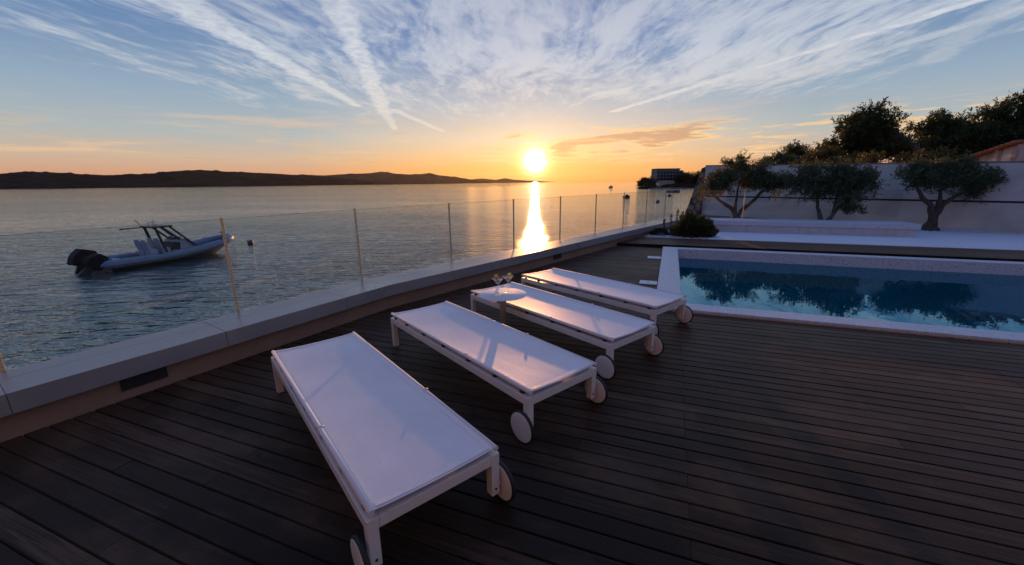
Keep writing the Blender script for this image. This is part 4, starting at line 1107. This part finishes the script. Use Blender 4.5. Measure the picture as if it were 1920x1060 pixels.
ramp_sun = nt.ramp(zr, rs([(0, (240, 152, 76)), (.03, (246, 176, 100)), (.06, (242, 198, 144)), (.10, (224, 208, 188)), (.17, (178, 190, 204)), (.27, (112, 146, 194)), (.37, (84, 120, 178)), (.6, (80, 114, 178)), (1, (74, 108, 176))]))
ramp_back = nt.ramp(zr, rs([(0, (94, 98, 118)), (.08, (100, 108, 138)), (.2, (92, 116, 162)), (.5, (80, 114, 178)), (1, (74, 108, 176))]))
near_sun = cosaz.step(0.84, 0.998)
front_ = cosaz.step(-0.6, 0.45)
base = nt.mix(near_sun, ramp_side, ramp_sun)
base = nt.mix(front_, ramp_back, base)
# high cirrus on a flat layer
px_ = dx / zc; py_ = dy / zc
au = px_ * -0.31 + py_ * 0.95; aw = px_ * 0.95 + py_ * 0.31
warp = nt.noise(nt.xyz(au * 0.35, aw * 0.5, 1.0), 1.0, 4) - 0.5
warp2 = nt.noise(nt.xyz(au * 0.5, aw * 0.6, 7.0), 1.0, 4) - 0.5
c1 = nt.noise(nt.xyz(au * 0.42 + warp * 2.4, aw * 1.6 + warp2 * 3.4, 0.0), 1.0, 9, 0.62)
c2 = nt.noise(nt.xyz(au * 1.7 + warp2 * 4.5 + aw * 0.9, aw * 5.0 + warp * 5.0, 3.0), 1.0, 7, 0.64)
cover = nt.noise(nt.xyz(au * 0.22, aw * 0.30, 11.0), 1.0, 3)
# more cloud in the band above the sun, less low on the left and at the right
reg = dz.step(0.10, 0.21) * (aw.abs().step(1.5, 5.0, 1.0, 0.45))
low_l = dz.step(0.07, 0.2)
c3 = nt.noise(nt.xyz(au * 2.8 + warp * 7.0 + aw * 2.0, aw * 13.0 + warp2 * 12.0, 9.0), 1.0, 6, 0.62)
cir = (c1 * 0.46 + c2 * 0.36 + c3 * 0.18 + (cover - 0.5) * 0.30 + (reg - 0.5) * 0.15)
cir = (cir.step(0.46, 0.60) * 0.26 + cir.step(0.51, 0.67) * 0.54) * dz.step(0.08, 0.18)
# contrails: (from, to, width at start, width at end, strength)
det = nt.noise(nt.xyz(px_ * 3.0, py_ * 3.0, 5.0), 1.0, 6, 0.65)
det2 = nt.noise(nt.xyz(px_ * 9.0, py_ * 9.0, 2.0), 1.0, 5, 0.65)
trails = None
for (ax_, ay, bx, by, w0, w1, st) in ((-2.05, 0.30, -3.95, 4.60, .26, .08, 1.0), (-0.95, 0.75, -3.95, 5.15, .13, .14, 1.0), (-3.85, 5.0, -5.0, 6.8, .13, .07, .8), (-3.70, 5.0, -4.33, 7.45, .10, .09, .85),
                                     (3.0, 1.75, -0.9, 6.50, .06, .11, 1.0), (2.6, 2.6, 0.8, 5.6, .07, .12, .6), (1.75, 3.6, 2.05, 5.0, .12, .16, .35)):
    vx, vy = bx - ax_, by - ay; L2 = vx * vx + vy * vy
    s_ = ((px_ - ax_) * (vx / L2) + (py_ - ay) * (vy / L2))
    sc_ = s_.max(0.0).min(1.0)
    ex = px_ - (sc_ * vx + ax_); ey = py_ - (sc_ * vy + ay)
    dist = (ex * ex + ey * ey).sqrt()
    wv = sc_ * (w1 - w0) + w0
    q = (dist / wv) + (det - 0.5) * 1.7 + (det2 - 0.5) * 1.2
    mk = q.step(0.40, 1.02, 1.0, 0.0) * st
    trails = mk if trails is None else trails.max(mk)
trails = trails * (det2.step(0.25, 0.7, 0.55, 1.0))
cl = (cir * 0.85).max(trails * 0.95).min(0.95) * front_
ccol = nt.ramp(zr, rs([(0, (250, 190, 120)), (.07, (248, 214, 172)), (.14, (234, 226, 216)), (.25, (226, 230, 236)), (.5, (196, 204, 222)), (1, (160, 172, 200))]))
sky = nt.mix(cl, base, ccol)
# low streaky stratus to the right of the sun
az = side_._m('ARCTAN2', cosaz)
ls = nt.noise(nt.xyz(az * 7.0, dz * 70.0, 2.0), 1.0, 6, 0.6, 0.3)
band = dz.step(0.030, 0.06) * dz.step(0.10, 0.14, 1.0, 0.0)
tilt = (dz - az * 0.05 - 0.082).abs().step(0.004, 0.026, 1.0, 0.0) * az.step(0.02, 0.07) * az.step(0.30, 0.42, 1.0, 0.0)
st = (ls + tilt * 0.20).step(0.54, 0.66) * band.max(tilt) * az.step(-0.15, 0.05, 0.25, 1.0) * az.step(0.5, 1.1, 1.0, 0.3)
rim = (ls + tilt * 0.20).step(0.50, 0.58) * (ls + tilt * 0.20).step(0.58, 0.68, 1.0, 0.0) * band.max(tilt) * az.step(-0.2, 0.03, 0.15, 1.0)
sky = nt.mix(st * 0.75, sky, lin((206, 150, 112)))
sky = nt.mix(rim * 0.85, sky, lin((255, 214, 156)))
streak = nt.noise(nt.xyz(az * 4.0 + 9.0, dz * 42.0, 4.0), 1.0, 6, 0.62, 0.5)
sky = nt.mix(streak.step(0.53, 0.68) * dz.step(0.02, 0.06) * dz.step(0.09, 0.17, 1.0, 0.0) * 0.62 * front_, sky, lin((250, 208, 164)))
# below the horizon
sky = nt.mix(dz.step(-0.03, -0.002, 1.0, 0.0), sky, (0.05, 0.045, 0.05, 1))
bg1 = nt.node('ShaderNodeBackground'); t.links.new(sky, bg1.inputs[0]); bg1.inputs[1].default_value = 0.85
# aureole round the sun
g1 = ((ang * ang) * (-1 / (1.0 ** 2))).exp() * 3.6
g2 = ((ang * ang) * (-1 / (2.1 ** 2))).exp() * 0.95
g3 = (ang * (-1 / 3.4)).exp() * 0.42
g4 = (ang * (-1 / 12.0)).exp() * 0.035
up = dz.step(-0.006, 0.0)
gcol = nt.mix((g1 + g2 * 2.0).step(0.0, 2.0), (1.0, 0.56, 0.16, 1), (1.0, 0.86, 0.60, 1))
bg2 = nt.node('ShaderNodeBackground'); t.links.new(gcol, bg2.inputs[0]); veil = nt.noise(nt.xyz(az * 9.0 + 3.0, dz * 120.0, 6.0), 1.0, 5, 0.6, 0.4).step(0.44, 0.66, 1.0, 0.30)
t.links.new((((g1 + g2) * veil + g3 + g4) * up).o, bg2.inputs[1])
ns = nt.node('ShaderNodeTexSky', sky_type='NISHITA'); ns.sun_disc = False
ns.sun_elevation = math.asin(SUN.z); ns.sun_rotation = math.atan2(SUN.x, SUN.y); ns.altitude = 5; ns.air_density = 1.0; ns.dust_density = 1.5; ns.ozone_density = 1.5
bg3 = nt.node('ShaderNodeBackground'); t.links.new(ns.outputs[0], bg3.inputs[0]); bg3.inputs[1].default_value = 0.05 * 0.2
a1 = nt.node('ShaderNodeAddShader'); a2 = nt.node('ShaderNodeAddShader')
t.links.new(bg1.outputs[0], a1.inputs[0]); t.links.new(bg2.outputs[0], a1.inputs[1]); t.links.new(a1.outputs[0], a2.inputs[0]); t.links.new(bg3.outputs[0], a2.inputs[1])
t.links.new(a2.outputs[0], out.inputs[0])
wd_.cycles.sampling_method = 'MANUAL'; wd_.cycles.sample_map_resolution = 2048

# ------------------------------------------------------------------ sun
sl = bpy.data.lights.new('sun', 'SUN'); sl.energy = 3.0; sl.angle = R(0.5); sl.color = (1.0, 0.42, 0.13)
so = bpy.data.objects.new('sun', sl); COL.objects.link(so)
so.rotation_euler = (-SUN).to_track_quat('-Z', 'Y').to_euler(); so.location = (0, 0, 30)

vs = scn.view_settings; vs.view_transform = 'Standard'; vs.look = 'None'; vs.exposure = 0.08; vs.gamma = 1.0
scn.cycles.max_bounces = 8; scn.cycles.transparent_max_bounces = 24; scn.cycles.caustics_reflective = False; scn.cycles.caustics_refractive = False
scn.cycles.sample_clamp_indirect = 6.0
scn.cycles.use_denoising = True
